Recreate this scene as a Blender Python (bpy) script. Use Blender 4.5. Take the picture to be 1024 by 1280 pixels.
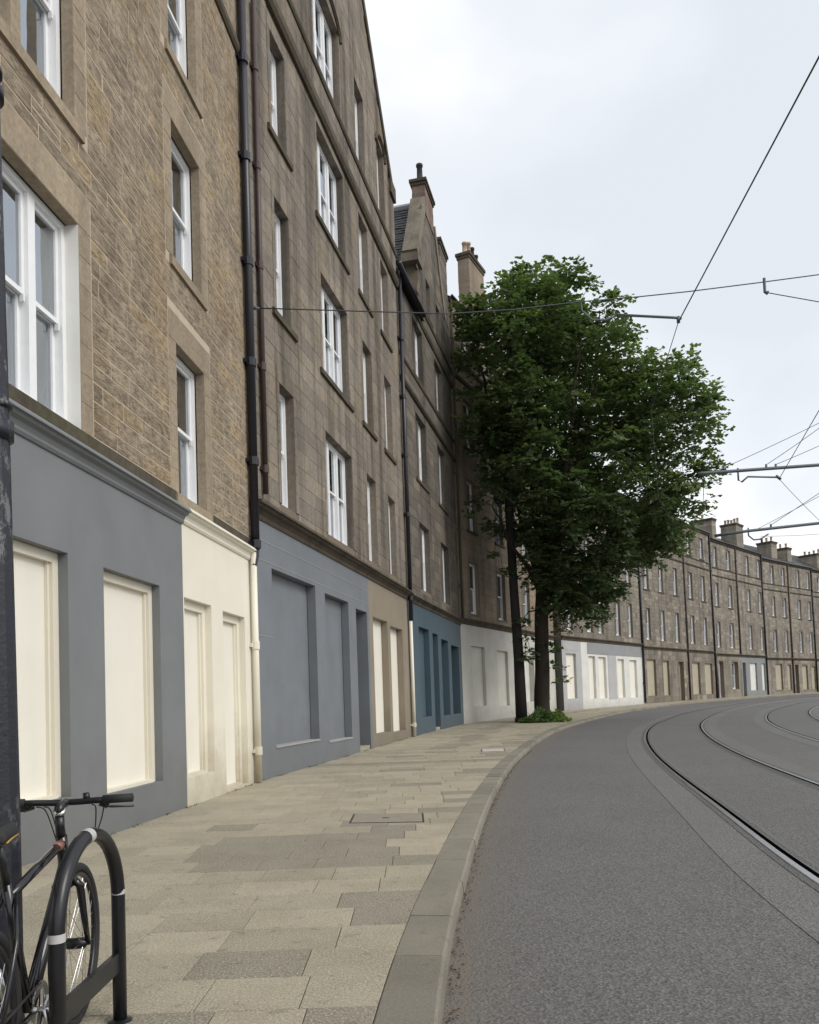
import bpy, math, random
import numpy as np
from mathutils import Vector, Matrix
random.seed(7); RS = np.random.RandomState(5)
scene = bpy.context.scene
for o in list(bpy.data.objects): bpy.data.objects.remove(o)
R = math.radians
# ---------------------------------------------------------------- camera
EYE = 1.32
cam_d = bpy.data.cameras.new('camera'); cam = bpy.data.objects.new('camera', cam_d); scene.collection.objects.link(cam)
cam_d.sensor_fit = 'VERTICAL'; cam_d.sensor_height = 24.0; cam_d.lens = 24.0 * 1000 / 1280
cam_d.shift_y = (828 - 640) / 1280.0
cam_d.clip_start = 0.05; cam_d.clip_end = 3000
p, r = R(2.7), R(2.0)
right = Vector((1, 0, 0)); up = Vector((0, -math.sin(p), math.cos(p))); back = Vector((0, -math.cos(p), -math.sin(p)))
rx = right * math.cos(r) - up * math.sin(r); ux = right * math.sin(r) + up * math.cos(r)
M = Matrix((rx, ux, back)).transposed().to_4x4(); M.translation = (0, 0, EYE)
cam.matrix_world = M
scene.camera = cam
# ---------------------------------------------------------------- world and sun
SUN_DIR = Vector((0.80, -0.42, 0.72)).normalized()      # towards the (veiled) sun
world = bpy.data.worlds.new('World'); scene.world = world; world.use_nodes = True
nt = world.node_tree; nt.nodes.clear()
def N(nt, t, **kw):
    n = nt.nodes.new(t)
    for k, v in kw.items():
        if k.startswith('i_'): n.inputs[k[2:]].default_value = v
        else: setattr(n, k, v)
    return n
out = N(nt, 'ShaderNodeOutputWorld'); bg = N(nt, 'ShaderNodeBackground'); bg.inputs['Strength'].default_value = 0.1
sky = N(nt, 'ShaderNodeTexSky', sky_type='NISHITA', sun_disc=False, air_density=1.0, dust_density=2.0)
sky.sun_elevation = math.asin(SUN_DIR.z); sky.sun_rotation = math.atan2(SUN_DIR.x, SUN_DIR.y)
tc = N(nt, 'ShaderNodeTexCoord'); mp = N(nt, 'ShaderNodeMapping'); mp.inputs['Scale'].default_value = (1.0, 1.0, 1.6); mp.inputs['Location'].default_value = (0.42, 0.2, 0.05)
ns = N(nt, 'ShaderNodeTexNoise'); ns.inputs['Scale'].default_value = 1.7; ns.inputs['Detail'].default_value = 5; ns.inputs['Roughness'].default_value = 0.45
rp = N(nt, 'ShaderNodeValToRGB'); rp.color_ramp.elements[0].position = 0.36; rp.color_ramp.elements[0].color = (7.3, 7.7, 8.2, 1)
rp.color_ramp.elements[1].position = 0.555; rp.color_ramp.elements[1].color = (11.0, 11.0, 11.1, 1)
e = rp.color_ramp.elements.new(0.45); e.color = (8.3, 8.6, 9.0, 1)
mx = N(nt, 'ShaderNodeMix', data_type='RGBA'); mx.inputs['Factor'].default_value = 0.88
L = nt.links.new
L(tc.outputs['Generated'], mp.inputs['Vector']); L(mp.outputs[0], ns.inputs['Vector']); L(ns.outputs['Fac'], rp.inputs['Fac'])
L(sky.outputs[0], mx.inputs[6]); L(rp.outputs[0], mx.inputs[7]); L(mx.outputs[2], bg.inputs['Color']); L(bg.outputs[0], out.inputs['Surface'])
sun_d = bpy.data.lights.new('sun', 'SUN'); sun_d.energy = 1.5; sun_d.angle = R(28); sun_d.color = (1.0, 0.96, 0.9)
sun = bpy.data.objects.new('sun', sun_d); scene.collection.objects.link(sun)
sun.rotation_euler = (-SUN_DIR).to_track_quat('-Z', 'Y').to_euler(); sun.location = (20, -10, 60)
vs = scene.view_settings; vs.view_transform = 'Standard'; vs.look = 'None'; vs.gamma = 1; vs.use_curve_mapping = False; vs.exposure = 0.25
scene.render.film_transparent = False
try: scene.cycles.use_denoising = True; scene.cycles.max_bounces = 6; scene.cycles.transparent_max_bounces = 12
except Exception: pass

# ---------------------------------------------------------------- mesh builder
class MB:
    def __init__(s): s.v = []; s.f = []; s.t = []
    def face(s, pts, t=0.5):
        i = len(s.v); s.v.extend([tuple(q) for q in pts]); s.f.append(tuple(range(i, i + len(pts)))); s.t.append(t)
    def add(s, verts, faces, t=0.5):
        i = len(s.v); s.v.extend([tuple(q) for q in verts]); s.f.extend([tuple(i + k for k in f) for f in faces]); s.t.extend([t] * len(faces))
    def build(s, name, mat, parent=None, smooth=False):
        me = bpy.data.meshes.new(name)
        org = parent_origin(parent)
        v = [(a - org[0], b - org[1], c - org[2]) for a, b, c in s.v] if org != (0, 0, 0) else s.v
        me.from_pydata(v, [], s.f); me.materials.append(mat)
        at = me.attributes.new('tint', 'FLOAT', 'FACE'); at.data.foreach_set('value', np.array(s.t, dtype=np.float32))
        if smooth: me.polygons.foreach_set('use_smooth', [True] * len(me.polygons))
        me.update()
        o = bpy.data.objects.new(name, me); scene.collection.objects.link(o)
        if parent is not None: o.parent = parent

        ORG[o.name] = org
        return o
ORG = {}
def parent_origin(p): return (0, 0, 0) if p is None else ORG[p.name]
def thing(name, label, cat, loc, group=None):
    o = bpy.data.objects.new(name, None); scene.collection.objects.link(o); o.location = loc; o.empty_display_size = 0.3
    o['label'] = label; o['category'] = cat
    if group: o['group'] = group
    ORG[o.name] = tuple(loc); return o
def tag(o, label, cat, group=None):
    o['label'] = label; o['category'] = cat
    if group: o['group'] = group
    return o
def structure(o): o['kind'] = 'structure'; return o
def stuff(o): o['kind'] = 'stuff'; return o
BOXF = [(0, 3, 2, 1), (4, 5, 6, 7), (0, 1, 5, 4), (1, 2, 6, 5), (2, 3, 7, 6), (3, 0, 4, 7)]
def box(mb, x0, x1, y0, y1, z0, z1, t=0.5, T=None):
    v = [(x0, y0, z0), (x1, y0, z0), (x1, y1, z0), (x0, y1, z0), (x0, y0, z1), (x1, y0, z1), (x1, y1, z1), (x0, y1, z1)]
    if T: v = [T(*q) for q in v]
    mb.add(v, BOXF, t)
def tube(mb, pts, rad, n=8, cap=True, t=0.5, closed=False, squash=None):
    pts = [Vector(q) for q in pts]; k = len(pts)
    if not hasattr(rad, '__len__'): rad = [rad] * k
    rings = []; ref = None
    for i in range(k):
        if closed: d = pts[(i + 1) % k] - pts[i - 1]
        else: d = pts[min(i + 1, k - 1)] - pts[max(i - 1, 0)]
        d.normalize()
        if ref is None:
            ref = Vector((0, 0, 1)) if abs(d.z) < 0.9 else Vector((1, 0, 0))
        a = d.cross(ref)
        if a.length < 1e-4: a = d.cross(Vector((1, 0.3, 0)))
        a.normalize(); b = d.cross(a); b.normalize(); ref = -b if False else ref
        ref = a.cross(d)
        rings.append([pts[i] + (a * math.cos(2 * math.pi * j / n) + b * math.sin(2 * math.pi * j / n)) * rad[i] for j in range(n)])
    base = len(mb.v)
    for rg in rings: mb.v.extend([tuple(q) for q in rg])
    m = k if closed else k - 1
    for i in range(m):
        i2 = (i + 1) % k
        for j in range(n):
            j2 = (j + 1) % n
            mb.f.append((base + i * n + j, base + i2 * n + j, base + i2 * n + j2, base + i * n + j2)); mb.t.append(t)
    if cap and not closed:
        mb.f.append(tuple(base + j for j in range(n))); mb.t.append(t)
        mb.f.append(tuple(base + (k - 1) * n + j for j in reversed(range(n)))); mb.t.append(t)
def lathe(mb, c, prof, n=12, t=0.5):
    base = len(mb.v)
    for rr, z in prof:
        for j in range(n):
            a = 2 * math.pi * j / n; mb.v.append((c[0] + rr * math.cos(a), c[1] + rr * math.sin(a), c[2] + z))
    for i in range(len(prof) - 1):
        for j in range(n):
            j2 = (j + 1) % n; mb.f.append((base + i * n + j, base + i * n + j2, base + (i + 1) * n + j2, base + (i + 1) * n + j)); mb.t.append(t)
    mb.f.append(tuple(base + (len(prof) - 1) * n + j for j in range(n))); mb.t.append(t)
def arc(c, r0, a0, a1, n, A, B):
    c = Vector(c); A = Vector(A); B = Vector(B)
    return [c + A * (r0 * math.cos(a0 + (a1 - a0) * i / n)) + B * (r0 * math.sin(a0 + (a1 - a0) * i / n)) for i in range(n + 1)]

# ---------------------------------------------------------------- materials
def mat_base(name):
    m = bpy.data.materials.new(name); m.use_nodes = True; nt = m.node_tree; nt.nodes.clear()
    o = N(nt, 'ShaderNodeOutputMaterial'); b = N(nt, 'ShaderNodeBsdfPrincipled'); nt.links.new(b.outputs[0], o.inputs['Surface'])
    return m, nt, b
def c4(c): return (c[0], c[1], c[2], 1)
def mixc(nt, f, a, b, mode='MIX'):
    m = N(nt, 'ShaderNodeMix', data_type='RGBA', blend_type=mode)
    for sock, v in ((m.inputs[0], f), (m.inputs[6], a), (m.inputs[7], b)):
        if hasattr(v, 'links') or hasattr(v, 'is_linked'): nt.links.new(v, sock)
        elif isinstance(v, (tuple, list)): sock.default_value = c4(v)
        else: sock.default_value = v
    return m.outputs[2]
def math_(nt, op, a, b=0.0, clamp=False):
    m = N(nt, 'ShaderNodeMath', operation=op, use_clamp=clamp)
    for i, v in enumerate((a, b)):
        if hasattr(v, 'is_linked'): nt.links.new(v, m.inputs[i])
        else: m.inputs[i].default_value = v
    return m.outputs[0]
def noise(nt, scale, detail=4, rough=0.55, vec=(1, 1, 1), loc=(0, 0, 0), dist=0.0):
    g = N(nt, 'ShaderNodeNewGeometry'); mp = N(nt, 'ShaderNodeMapping'); mp.inputs['Scale'].default_value = vec; mp.inputs['Location'].default_value = loc
    n = N(nt, 'ShaderNodeTexNoise'); n.inputs['Scale'].default_value = scale; n.inputs['Detail'].default_value = detail; n.inputs['Roughness'].default_value = rough; n.inputs['Distortion'].default_value = dist
    nt.links.new(g.outputs['Position'], mp.inputs['Vector']); nt.links.new(mp.outputs[0], n.inputs['Vector'])
    return n.outputs['Fac']
def ramp(nt, v, a, b, c0=0.0, c1=1.0):
    r = N(nt, 'ShaderNodeMapRange', clamp=True); nt.links.new(v, r.inputs[0])
    r.inputs[1].default_value = a; r.inputs[2].default_value = b; r.inputs[3].default_value = c0; r.inputs[4].default_value = c1
    return r.outputs[0]
def bump(nt, b, h, strength=0.4, dist=0.01):
    n = N(nt, 'ShaderNodeBump'); n.inputs['Strength'].default_value = strength; n.inputs['Distance'].default_value = dist
    nt.links.new(h, n.inputs['Height']); nt.links.new(n.outputs[0], b.inputs['Normal'])
def tintattr(nt):
    a = N(nt, 'ShaderNodeAttribute', attribute_name='tint'); return a.outputs['Fac']
def zpos(nt):
    g = N(nt, 'ShaderNodeNewGeometry'); s = N(nt, 'ShaderNodeSeparateXYZ'); nt.links.new(g.outputs['Position'], s.inputs[0]); return s.outputs['Z']
def stone(name, a, b, c=None, stain=0.5, grain=14, bs=0.5, bd=0.012, streak=(1.6, 1.6, 0.16), patch=None, tool=0.0):
    m, nt, bs_ = mat_base(name); t = tintattr(nt)
    col = mixc(nt, ramp(nt, t, 0.05, 0.95), a, b)
    if c: col = mixc(nt, ramp(nt, t, 0.80, 0.90), col, c)
    big = noise(nt, 0.45, 3)
    col = mixc(nt, ramp(nt, big, 0.42, 0.62, 0, 0.5), col, tuple(x * 0.70 for x in a))
    if patch: col = mixc(nt, ramp(nt, noise(nt, 0.6, 2, loc=(4, 7, 3)), 0.52, 0.68, 0, 0.6), col, patch)
    st = noise(nt, 1.0, 5, 0.6, streak)
    col = mixc(nt, ramp(nt, st, 0.45, 0.64, 0, stain), col, (0.036, 0.032, 0.028))
    if tool:
        tl = noise(nt, 7.0, 6, 0.75, (1.0, 1.0, 3.2), dist=0.6); col = mixc(nt, ramp(nt, tl, 0.50, 0.60, 0, tool), col, (0.10, 0.078, 0.058)); tl2 = noise(nt, 5.0, 4, 0.6, (1.0, 1.0, 2.0), (7, 7, 7)); col = mixc(nt, ramp(nt, tl2, 0.5, 0.64, 0, 0.35), col, tuple(min(1, x * 1.35) for x in a))
    gr = noise(nt, grain, 6, 0.65)
    col = mixc(nt, ramp(nt, gr, 0.36, 0.64, 0.0, 0.6), col, mixc(nt, 1.0, col, (0.55, 0.53, 0.5), 'MULTIPLY'))
    f2 = noise(nt, 90, 3, 0.6); col = mixc(nt, ramp(nt, f2, 0.45, 0.8, 0, 0.25), col, tuple(min(1, x * 1.7) for x in b))
    nt.links.new(col, bs_.inputs['Base Color']); bs_.inputs['Roughness'].default_value = 0.92; bs_.inputs['Specular IOR Level'].default_value = 0.2
    h = math_(nt, 'ADD', gr, math_(nt, 'MULTIPLY', f2, 0.3))
    if tool: h = math_(nt, 'ADD', h, math_(nt, 'MULTIPLY', tl, -1.6))
    bump(nt, bs_, h, bs, bd)
    return m
def paint(name, c, rough=0.6, grime=0.35, var=0.12, spec=0.3, grime_top=0.9, gcol=(0.085, 0.08, 0.065)):
    m, nt, b = mat_base(name)
    n1 = noise(nt, 1.3, 4); col = mixc(nt, ramp(nt, n1, 0.35, 0.7, 0, 1), c, tuple(x * (1 - var) for x in c))
    st = noise(nt, 3.0, 4, 0.6, (1, 1, 0.12)); col = mixc(nt, ramp(nt, st, 0.5, 0.8, 0, 0.10), col, tuple(x * 0.6 for x in c))
    if grime > 0:
        zz = math_(nt, 'ADD', zpos(nt), math_(nt, 'MULTIPLY', noise(nt, 3.5, 5, 0.65), -1.1))
        col = mixc(nt, ramp(nt, zz, -0.6, grime_top - 0.35, grime * 1.3, 0.0), col, gcol)
    nt.links.new(col, b.inputs['Base Color']); b.inputs['Roughness'].default_value = rough; b.inputs['Specular IOR Level'].default_value = spec
    bump(nt, b, noise(nt, 18, 4, 0.6), 0.12, 0.01)
    return m
def plain(name, c, rough=0.5, metal=0.0, spec=0.5, bmp=0.0, var=0.15, sc=8):
    m, nt, b = mat_base(name)
    col = mixc(nt, ramp(nt, noise(nt, sc, 4), 0.3, 0.7), c, tuple(x * (1 - var) for x in c))
    nt.links.new(col, b.inputs['Base Color']); b.inputs['Roughness'].default_value = rough; b.inputs['Metallic'].default_value = metal; b.inputs['Specular IOR Level'].default_value = spec
    if bmp: bump(nt, b, noise(nt, sc * 4, 4), bmp, 0.004)
    return m
M_ = {}
M_['rubble'] = stone('rubble sandstone', (0.47, 0.385, 0.28), (0.35, 0.29, 0.215), (0.50, 0.385, 0.24), 0.30, 9, 0.9, 0.03, (2.0, 2.0, 1.1), patch=(0.40, 0.28, 0.155), tool=0.62)
M_['quoin'] = stone('dressed sandstone', (0.40, 0.33, 0.24), (0.33, 0.272, 0.20), None, 0.22, 16, 0.35, 0.008)
M_['mortar'] = plain('lime mortar', (0.50, 0.42, 0.32), 0.95, spec=0.1, bmp=0.3)
M_['mortarB'] = plain('dark joint mortar', (0.20, 0.165, 0.125), 0.95, spec=0.1, bmp=0.3)
M_['ashlarB'] = stone('weathered ashlar', (0.285, 0.250, 0.208), (0.20, 0.176, 0.148), (0.315, 0.27, 0.21), 0.66, 12, 0.35, 0.008, (1.9, 1.9, 0.12), patch=(0.25, 0.20, 0.14))
M_['ashlarC'] = stone('sooty ashlar', (0.195, 0.172, 0.145), (0.12, 0.107, 0.093), (0.235, 0.20, 0.16), 0.65, 12, 0.35, 0.008, (1.2, 1.2, 0.12))
M_['ashlarD'] = stone('brown ashlar', (0.35, 0.285, 0.215), (0.27, 0.218, 0.168), (0.37, 0.295, 0.21), 0.35, 12, 0.35, 0.01)
M_['ashlarE'] = stone('grey brown squared rubble', (0.30, 0.268, 0.222), (0.17, 0.152, 0.128), (0.37, 0.33, 0.27), 0.40, 8, 0.5, 0.02)
M_['ashlarF'] = stone('far grey rubble', (0.335, 0.30, 0.252), (0.20, 0.18, 0.152), (0.39, 0.35, 0.285), 0.40, 8, 0.5, 0.02)
M_['trimdark'] = stone('dark weathered trim', (0.12, 0.10, 0.075), (0.095, 0.08, 0.06), None, 0.5, 12, 0.4, 0.01, patch=(0.10, 0.10, 0.055))
M_['trimfar'] = stone('trim stone', (0.27, 0.235, 0.185), (0.215, 0.188, 0.15), None, 0.45, 12, 0.3, 0.01)
M_['brick'] = stone('reddish stack stone', (0.26, 0.185, 0.15), (0.20, 0.15, 0.125), None, 0.4, 10)
M_['grey'] = paint('slate grey paint', (0.190, 0.200, 0.208), 0.55, 0.25)
M_['cream'] = paint('cream paint', (0.78, 0.74, 0.63), 0.5, 0.55, 0.06, gcol=(0.34, 0.30, 0.2))
M_['panel'] = paint('cream panel', (0.78, 0.75, 0.66), 0.45, 0.0, 0.05)
M_['panelfr'] = paint('cream panel frame', (0.72, 0.68, 0.57), 0.45, 0.0, 0.05)
M_['white'] = plain('white gloss paint', (0.82, 0.83, 0.84), 0.35, var=0.05)
M_['whiterev'] = paint('white painted reveal', (0.80, 0.80, 0.76), 0.5, 0.0, 0.10)
M_['blue'] = paint('blue grey paint', (0.180, 0.196, 0.216), 0.55, 0.25)
M_['taupe'] = paint('taupe paint', (0.265, 0.225, 0.17), 0.6, 0.3)
M_['teal'] = paint('teal blue paint', (0.066, 0.104, 0.130), 0.5, 0.2)
M_['lgrey'] = paint('pale grey render', (0.54, 0.53, 0.48), 0.7, 0.3)
M_['lgreyp'] = paint('pale grey panel', (0.58, 0.57, 0.50), 0.6, 0.0)
M_['e1'] = paint('cool light grey paint', (0.42, 0.42, 0.42), 0.6, 0.3)
M_['e2'] = paint('off white render', (0.66, 0.66, 0.62), 0.6, 0.35)
M_['e3'] = paint('mid grey fascia paint', (0.27, 0.275, 0.285), 0.6, 0.0)
M_['edark'] = paint('dark grey render', (0.115, 0.115, 0.11), 0.7, 0.3)
M_['beige'] = paint('beige panel', (0.40, 0.36, 0.27), 0.6, 0.1)
M_['gshop'] = paint('grey green shop paint', (0.22, 0.235, 0.235), 0.6, 0.2)
M_['dark'] = plain('dark void', (0.012, 0.012, 0.013), 0.9)
M_['pipeblack'] = plain('black iron pipe', (0.012, 0.013, 0.020), 0.35, spec=0.5)
M_['pipebrown'] = plain('brown iron pipe', (0.055, 0.032, 0.028), 0.5)
M_['slate'] = plain('roof slate', (0.060, 0.060, 0.064), 0.7, bmp=0.4, var=0.45, sc=6)
M_['lead'] = plain('lead flashing', (0.36, 0.38, 0.40), 0.5)
M_['pot'] = plain('clay chimney pot', (0.48, 0.36, 0.26), 0.85, var=0.3)
M_['potdark'] = plain('sooty chimney pot', (0.05, 0.047, 0.043), 0.85)
M_['curtain'] = plain('net curtain', (0.62, 0.66, 0.66), 0.9, spec=0.1)
M_['room'] = plain('room interior', (0.34, 0.35, 0.35), 0.9)
def glass_mat():
    m, nt, b = mat_base('window glass'); b.inputs['Base Color'].default_value = (0.02, 0.025, 0.03, 1); b.inputs['Roughness'].default_value = 0.03
    tr = N(nt, 'ShaderNodeBsdfTransparent'); tr.inputs[0].default_value = (0.82, 0.86, 0.86, 1)
    gl = N(nt, 'ShaderNodeBsdfGlossy'); gl.inputs['Roughness'].default_value = 0.02; gl.inputs['Color'].default_value = (0.85, 0.9, 0.95, 1)
    fr = N(nt, 'ShaderNodeFresnel'); fr.inputs['IOR'].default_value = 2.6
    bump_n = N(nt, 'ShaderNodeBump'); bump_n.inputs['Strength'].default_value = 0.25; bump_n.inputs['Distance'].default_value = 0.02
    nt.links.new(noise(nt, 1.5, 2), bump_n.inputs['Height']); nt.links.new(bump_n.outputs[0], gl.inputs['Normal'])
    mxs = N(nt, 'ShaderNodeMixShader'); nt.links.new(math_(nt, 'ADD', fr.outputs[0], 0.26, True), mxs.inputs[0]); nt.links.new(tr.outputs[0], mxs.inputs[1]); nt.links.new(gl.outputs[0], mxs.inputs[2])
    nt.links.new(mxs.outputs[0], nt.nodes['Material Output'].inputs['Surface']); nt.nodes.remove(b)
    return m
M_['glass'] = glass_mat()
def farglass():
    m, nt, b = mat_base('far window glass'); t = tintattr(nt)
    col = mixc(nt, ramp(nt, t, 0, 1), (0.04, 0.045, 0.05), (0.17, 0.18, 0.19)); nt.links.new(col, b.inputs['Base Color'])
    b.inputs['Roughness'].default_value = 0.06; b.inputs['Specular IOR Level'].default_value = 0.7; return m
M_['farglass'] = farglass()
def asphalt(name, a, b_, dirt=True):
    m, nt, b = mat_base(name)
    v = N(nt, 'ShaderNodeTexVoronoi'); v.inputs['Scale'].default_value = 58; g = N(nt, 'ShaderNodeNewGeometry'); nt.links.new(g.outputs['Position'], v.inputs['Vector'])
    sep = N(nt, 'ShaderNodeSeparateColor'); nt.links.new(v.outputs['Color'], sep.inputs[0])
    col = mixc(nt, sep.outputs[0], a, b_)
    col = mixc(nt, ramp(nt, noise(nt, 0.35, 4), 0.35, 0.7, 0, 0.45), col, mixc(nt, 1.0, col, (0.72, 0.72, 0.73), 'MULTIPLY'))
    col = mixc(nt, ramp(nt, noise(nt, 2.5, 5, 0.7, (1.6, 0.5, 1)), 0.5, 0.75, 0, 0.4), col, mixc(nt, 1.0, col, (0.68, 0.68, 0.68), 'MULTIPLY'))
    fine = noise(nt, 70, 3, 0.7); col = mixc(nt, ramp(nt, fine, 0.53, 0.66, 0, 0.5), col, (0.33, 0.326, 0.315))
    col = mixc(nt, ramp(nt, noise(nt, 32, 5, 0.75, loc=(3, 1, 0)), 0.50, 0.62, 0, 0.45), col, (0.045, 0.045, 0.046))
    if dirt:
        d = tintattr(nt); nn = noise(nt, 5, 5, 0.7)
        k = math_(nt, 'MULTIPLY', d, ramp(nt, nn, 0.25, 0.7, 0.4, 1.3), True)
        col = mixc(nt, k, col, (0.16, 0.142, 0.12))
    nt.links.new(col, b.inputs['Base Color']); b.inputs['Roughness'].default_value = 0.85; b.inputs['Specular IOR Level'].default_value = 0.25
    h = math_(nt, 'ADD', v.outputs['Distance'], math_(nt, 'MULTIPLY', noise(nt, 45, 4, 0.7), 0.9)); bump(nt, b, h, 0.7, 0.008)
    return m
M_['asphalt'] = asphalt('asphalt', (0.105, 0.104, 0.102), (0.175, 0.172, 0.167))
M_['apron'] = asphalt('smooth track apron', (0.135, 0.134, 0.130), (0.185, 0.182, 0.176), False)
M_['apron2'] = asphalt('rail seal strip', (0.10, 0.10, 0.10), (0.125, 0.125, 0.123), False)
M_['rail'] = plain('polished rail steel', (0.50, 0.50, 0.50), 0.28, 1.0, var=0.2)
M_['railside'] = plain('dull rail steel', (0.16, 0.155, 0.15), 0.5, 0.6)
M_['groove'] = plain('rail groove dirt and shade', (0.002, 0.002, 0.002), 1.0, spec=0.0)  # near-black covers grease plus the shade a deeper groove would hold
def slabm(name, la, lb, dk, sk=1.0):
    m, nt, b = mat_base(name); t = tintattr(nt)
    lt = mixc(nt, ramp(nt, t, 0, 0.6), la, lb); col = mixc(nt, ramp(nt, t, 0.70, 0.74), lt, dk)
    col = mixc(nt, ramp(nt, noise(nt, 1.6, 6, 0.65), 0.42, 0.62, 0, 0.55), col, mixc(nt, 1.0, col, (0.74, 0.73, 0.70), 'MULTIPLY'))
    sp = noise(nt, 95, 3, 0.6); col = mixc(nt, ramp(nt, sp, 0.50, 0.62, 0, 0.55 * sk), col, mixc(nt, 1.0, col, (0.45, 0.42, 0.38), 'MULTIPLY'))
    sp2 = noise(nt, 90, 3, 0.6, loc=(5, 5, 5)); col = mixc(nt, ramp(nt, sp2, 0.50, 0.64, 0, 0.5 * sk), col, (0.62, 0.58, 0.50))
    spot = noise(nt, 9, 3, 0.5, loc=(9, 2, 0)); col = mixc(nt, ramp(nt, spot, 0.62, 0.68, 0, 0.35), col, (0.12, 0.11, 0.09))
    nt.links.new(col, b.inputs['Base Color']); b.inputs['Roughness'].default_value = 0.85; b.inputs['Specular IOR Level'].default_value = 0.25
    bump(nt, b, noise(nt, 70, 4, 0.6), 0.3, 0.004); return m
M_['slab'] = slabm('granite paving', (0.385, 0.345, 0.255), (0.305, 0.274, 0.203), (0.235, 0.215, 0.166))
M_['kerb'] = slabm('kerb granite', (0.235, 0.218, 0.178), (0.21, 0.193, 0.157), (0.185, 0.17, 0.138), 0.25)
M_['joint'] = plain('paving joint soil', (0.060, 0.052, 0.038), 0.95, var=0.4)
M_['bark'] = stone('tree bark', (0.055, 0.045, 0.034), (0.035, 0.029, 0.023), None, 0.4, 20, 1.0, 0.04, (6, 6, 0.5))
def leafm(name, a, b_, c):
    m, nt, b = mat_base(name); t = tintattr(nt)
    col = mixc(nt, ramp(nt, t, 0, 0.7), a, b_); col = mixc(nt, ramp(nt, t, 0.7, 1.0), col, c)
    nt.links.new(col, b.inputs['Base Color']); b.inputs['Roughness'].default_value = 0.5; b.inputs['Specular IOR Level'].default_value = 0.35
    tr = N(nt, 'ShaderNodeBsdfTranslucent'); ms = N(nt, 'ShaderNodeMixShader'); ms.inputs[0].default_value = 0.38
    nt.links.new(mixc(nt, 1.0, col, (1.3, 1.5, 0.7), 'MULTIPLY'), tr.inputs[0])
    nt.links.new(b.outputs[0], ms.inputs[1]); nt.links.new(tr.outputs[0], ms.inputs[2]); nt.links.new(ms.outputs[0], nt.nodes['Material Output'].inputs['Surface'])
    return m
M_['leaf'] = leafm('sycamore leaves', (0.072, 0.108, 0.054), (0.130, 0.175, 0.078), (0.30, 0.33, 0.12))
M_['shrub'] = leafm('shrub leaves', (0.07, 0.12, 0.035), (0.12, 0.19, 0.055), (0.26, 0.30, 0.10))
M_['litter'] = plain('dry leaf litter', (0.10, 0.075, 0.045), 0.9, var=0.6, sc=20)
M_['moss'] = plain('kerb moss and weeds', (0.05, 0.06, 0.025), 0.9, var=0.5, sc=20)
M_['wire'] = plain('tarnished wire', (0.06, 0.065, 0.07), 0.5, 0.3)
M_['galv'] = plain('grey painted steel tube', (0.115, 0.135, 0.15), 0.5, 0.2)
M_['black'] = plain('black powder coat', (0.012, 0.013, 0.017), 0.32, var=0.3)
def chipped():
    m, nt, b = mat_base('chipped black paint')
    k = math_(nt, 'MULTIPLY', ramp(nt, noise(nt, 22, 8, 0.8, (1, 1, 0.45)), 0.52, 0.57), ramp(nt, noise(nt, 2.2, 3, 0.5, loc=(0, 0, 2.0)), 0.49, 0.58), True)
    col = mixc(nt, k, (0.010, 0.012, 0.020), (0.13, 0.133, 0.137)); nt.links.new(col, b.inputs['Base Color'])
    b.inputs['Roughness'].default_value = 0.5; bump(nt, b, noise(nt, 30, 5, 0.7), 0.6, 0.006); return m
M_['post'] = chipped()
M_['rubber'] = plain('tyre rubber', (0.018, 0.018, 0.019), 0.75)
M_['alu'] = plain('brushed aluminium', (0.62, 0.62, 0.62), 0.3, 1.0)
M_['steel'] = plain('dark steel', (0.10, 0.10, 0.10), 0.4, 0.8)
M_['frame'] = plain('gloss black frame paint', (0.010, 0.010, 0.014), 0.18, spec=0.6)
M_['decal'] = plain('orange red frame decal', (0.30, 0.14, 0.11), 0.4)
M_['sticker'] = plain('white reflective tape', (0.50, 0.50, 0.50), 0.4)
M_['stitch'] = plain('yellow saddle piping', (0.45, 0.28, 0.04), 0.6)
M_['cover'] = plain('light concrete cover', (0.50, 0.48, 0.42), 0.8)
M_['coverdark'] = plain('worn cover', (0.27, 0.245, 0.195), 0.8, bmp=0.3)
M_['tpole'] = stone('weathered dark pole', (0.045, 0.043, 0.040), (0.035, 0.034, 0.032), None, 0.4, 20, 0.2, 0.01)
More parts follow.
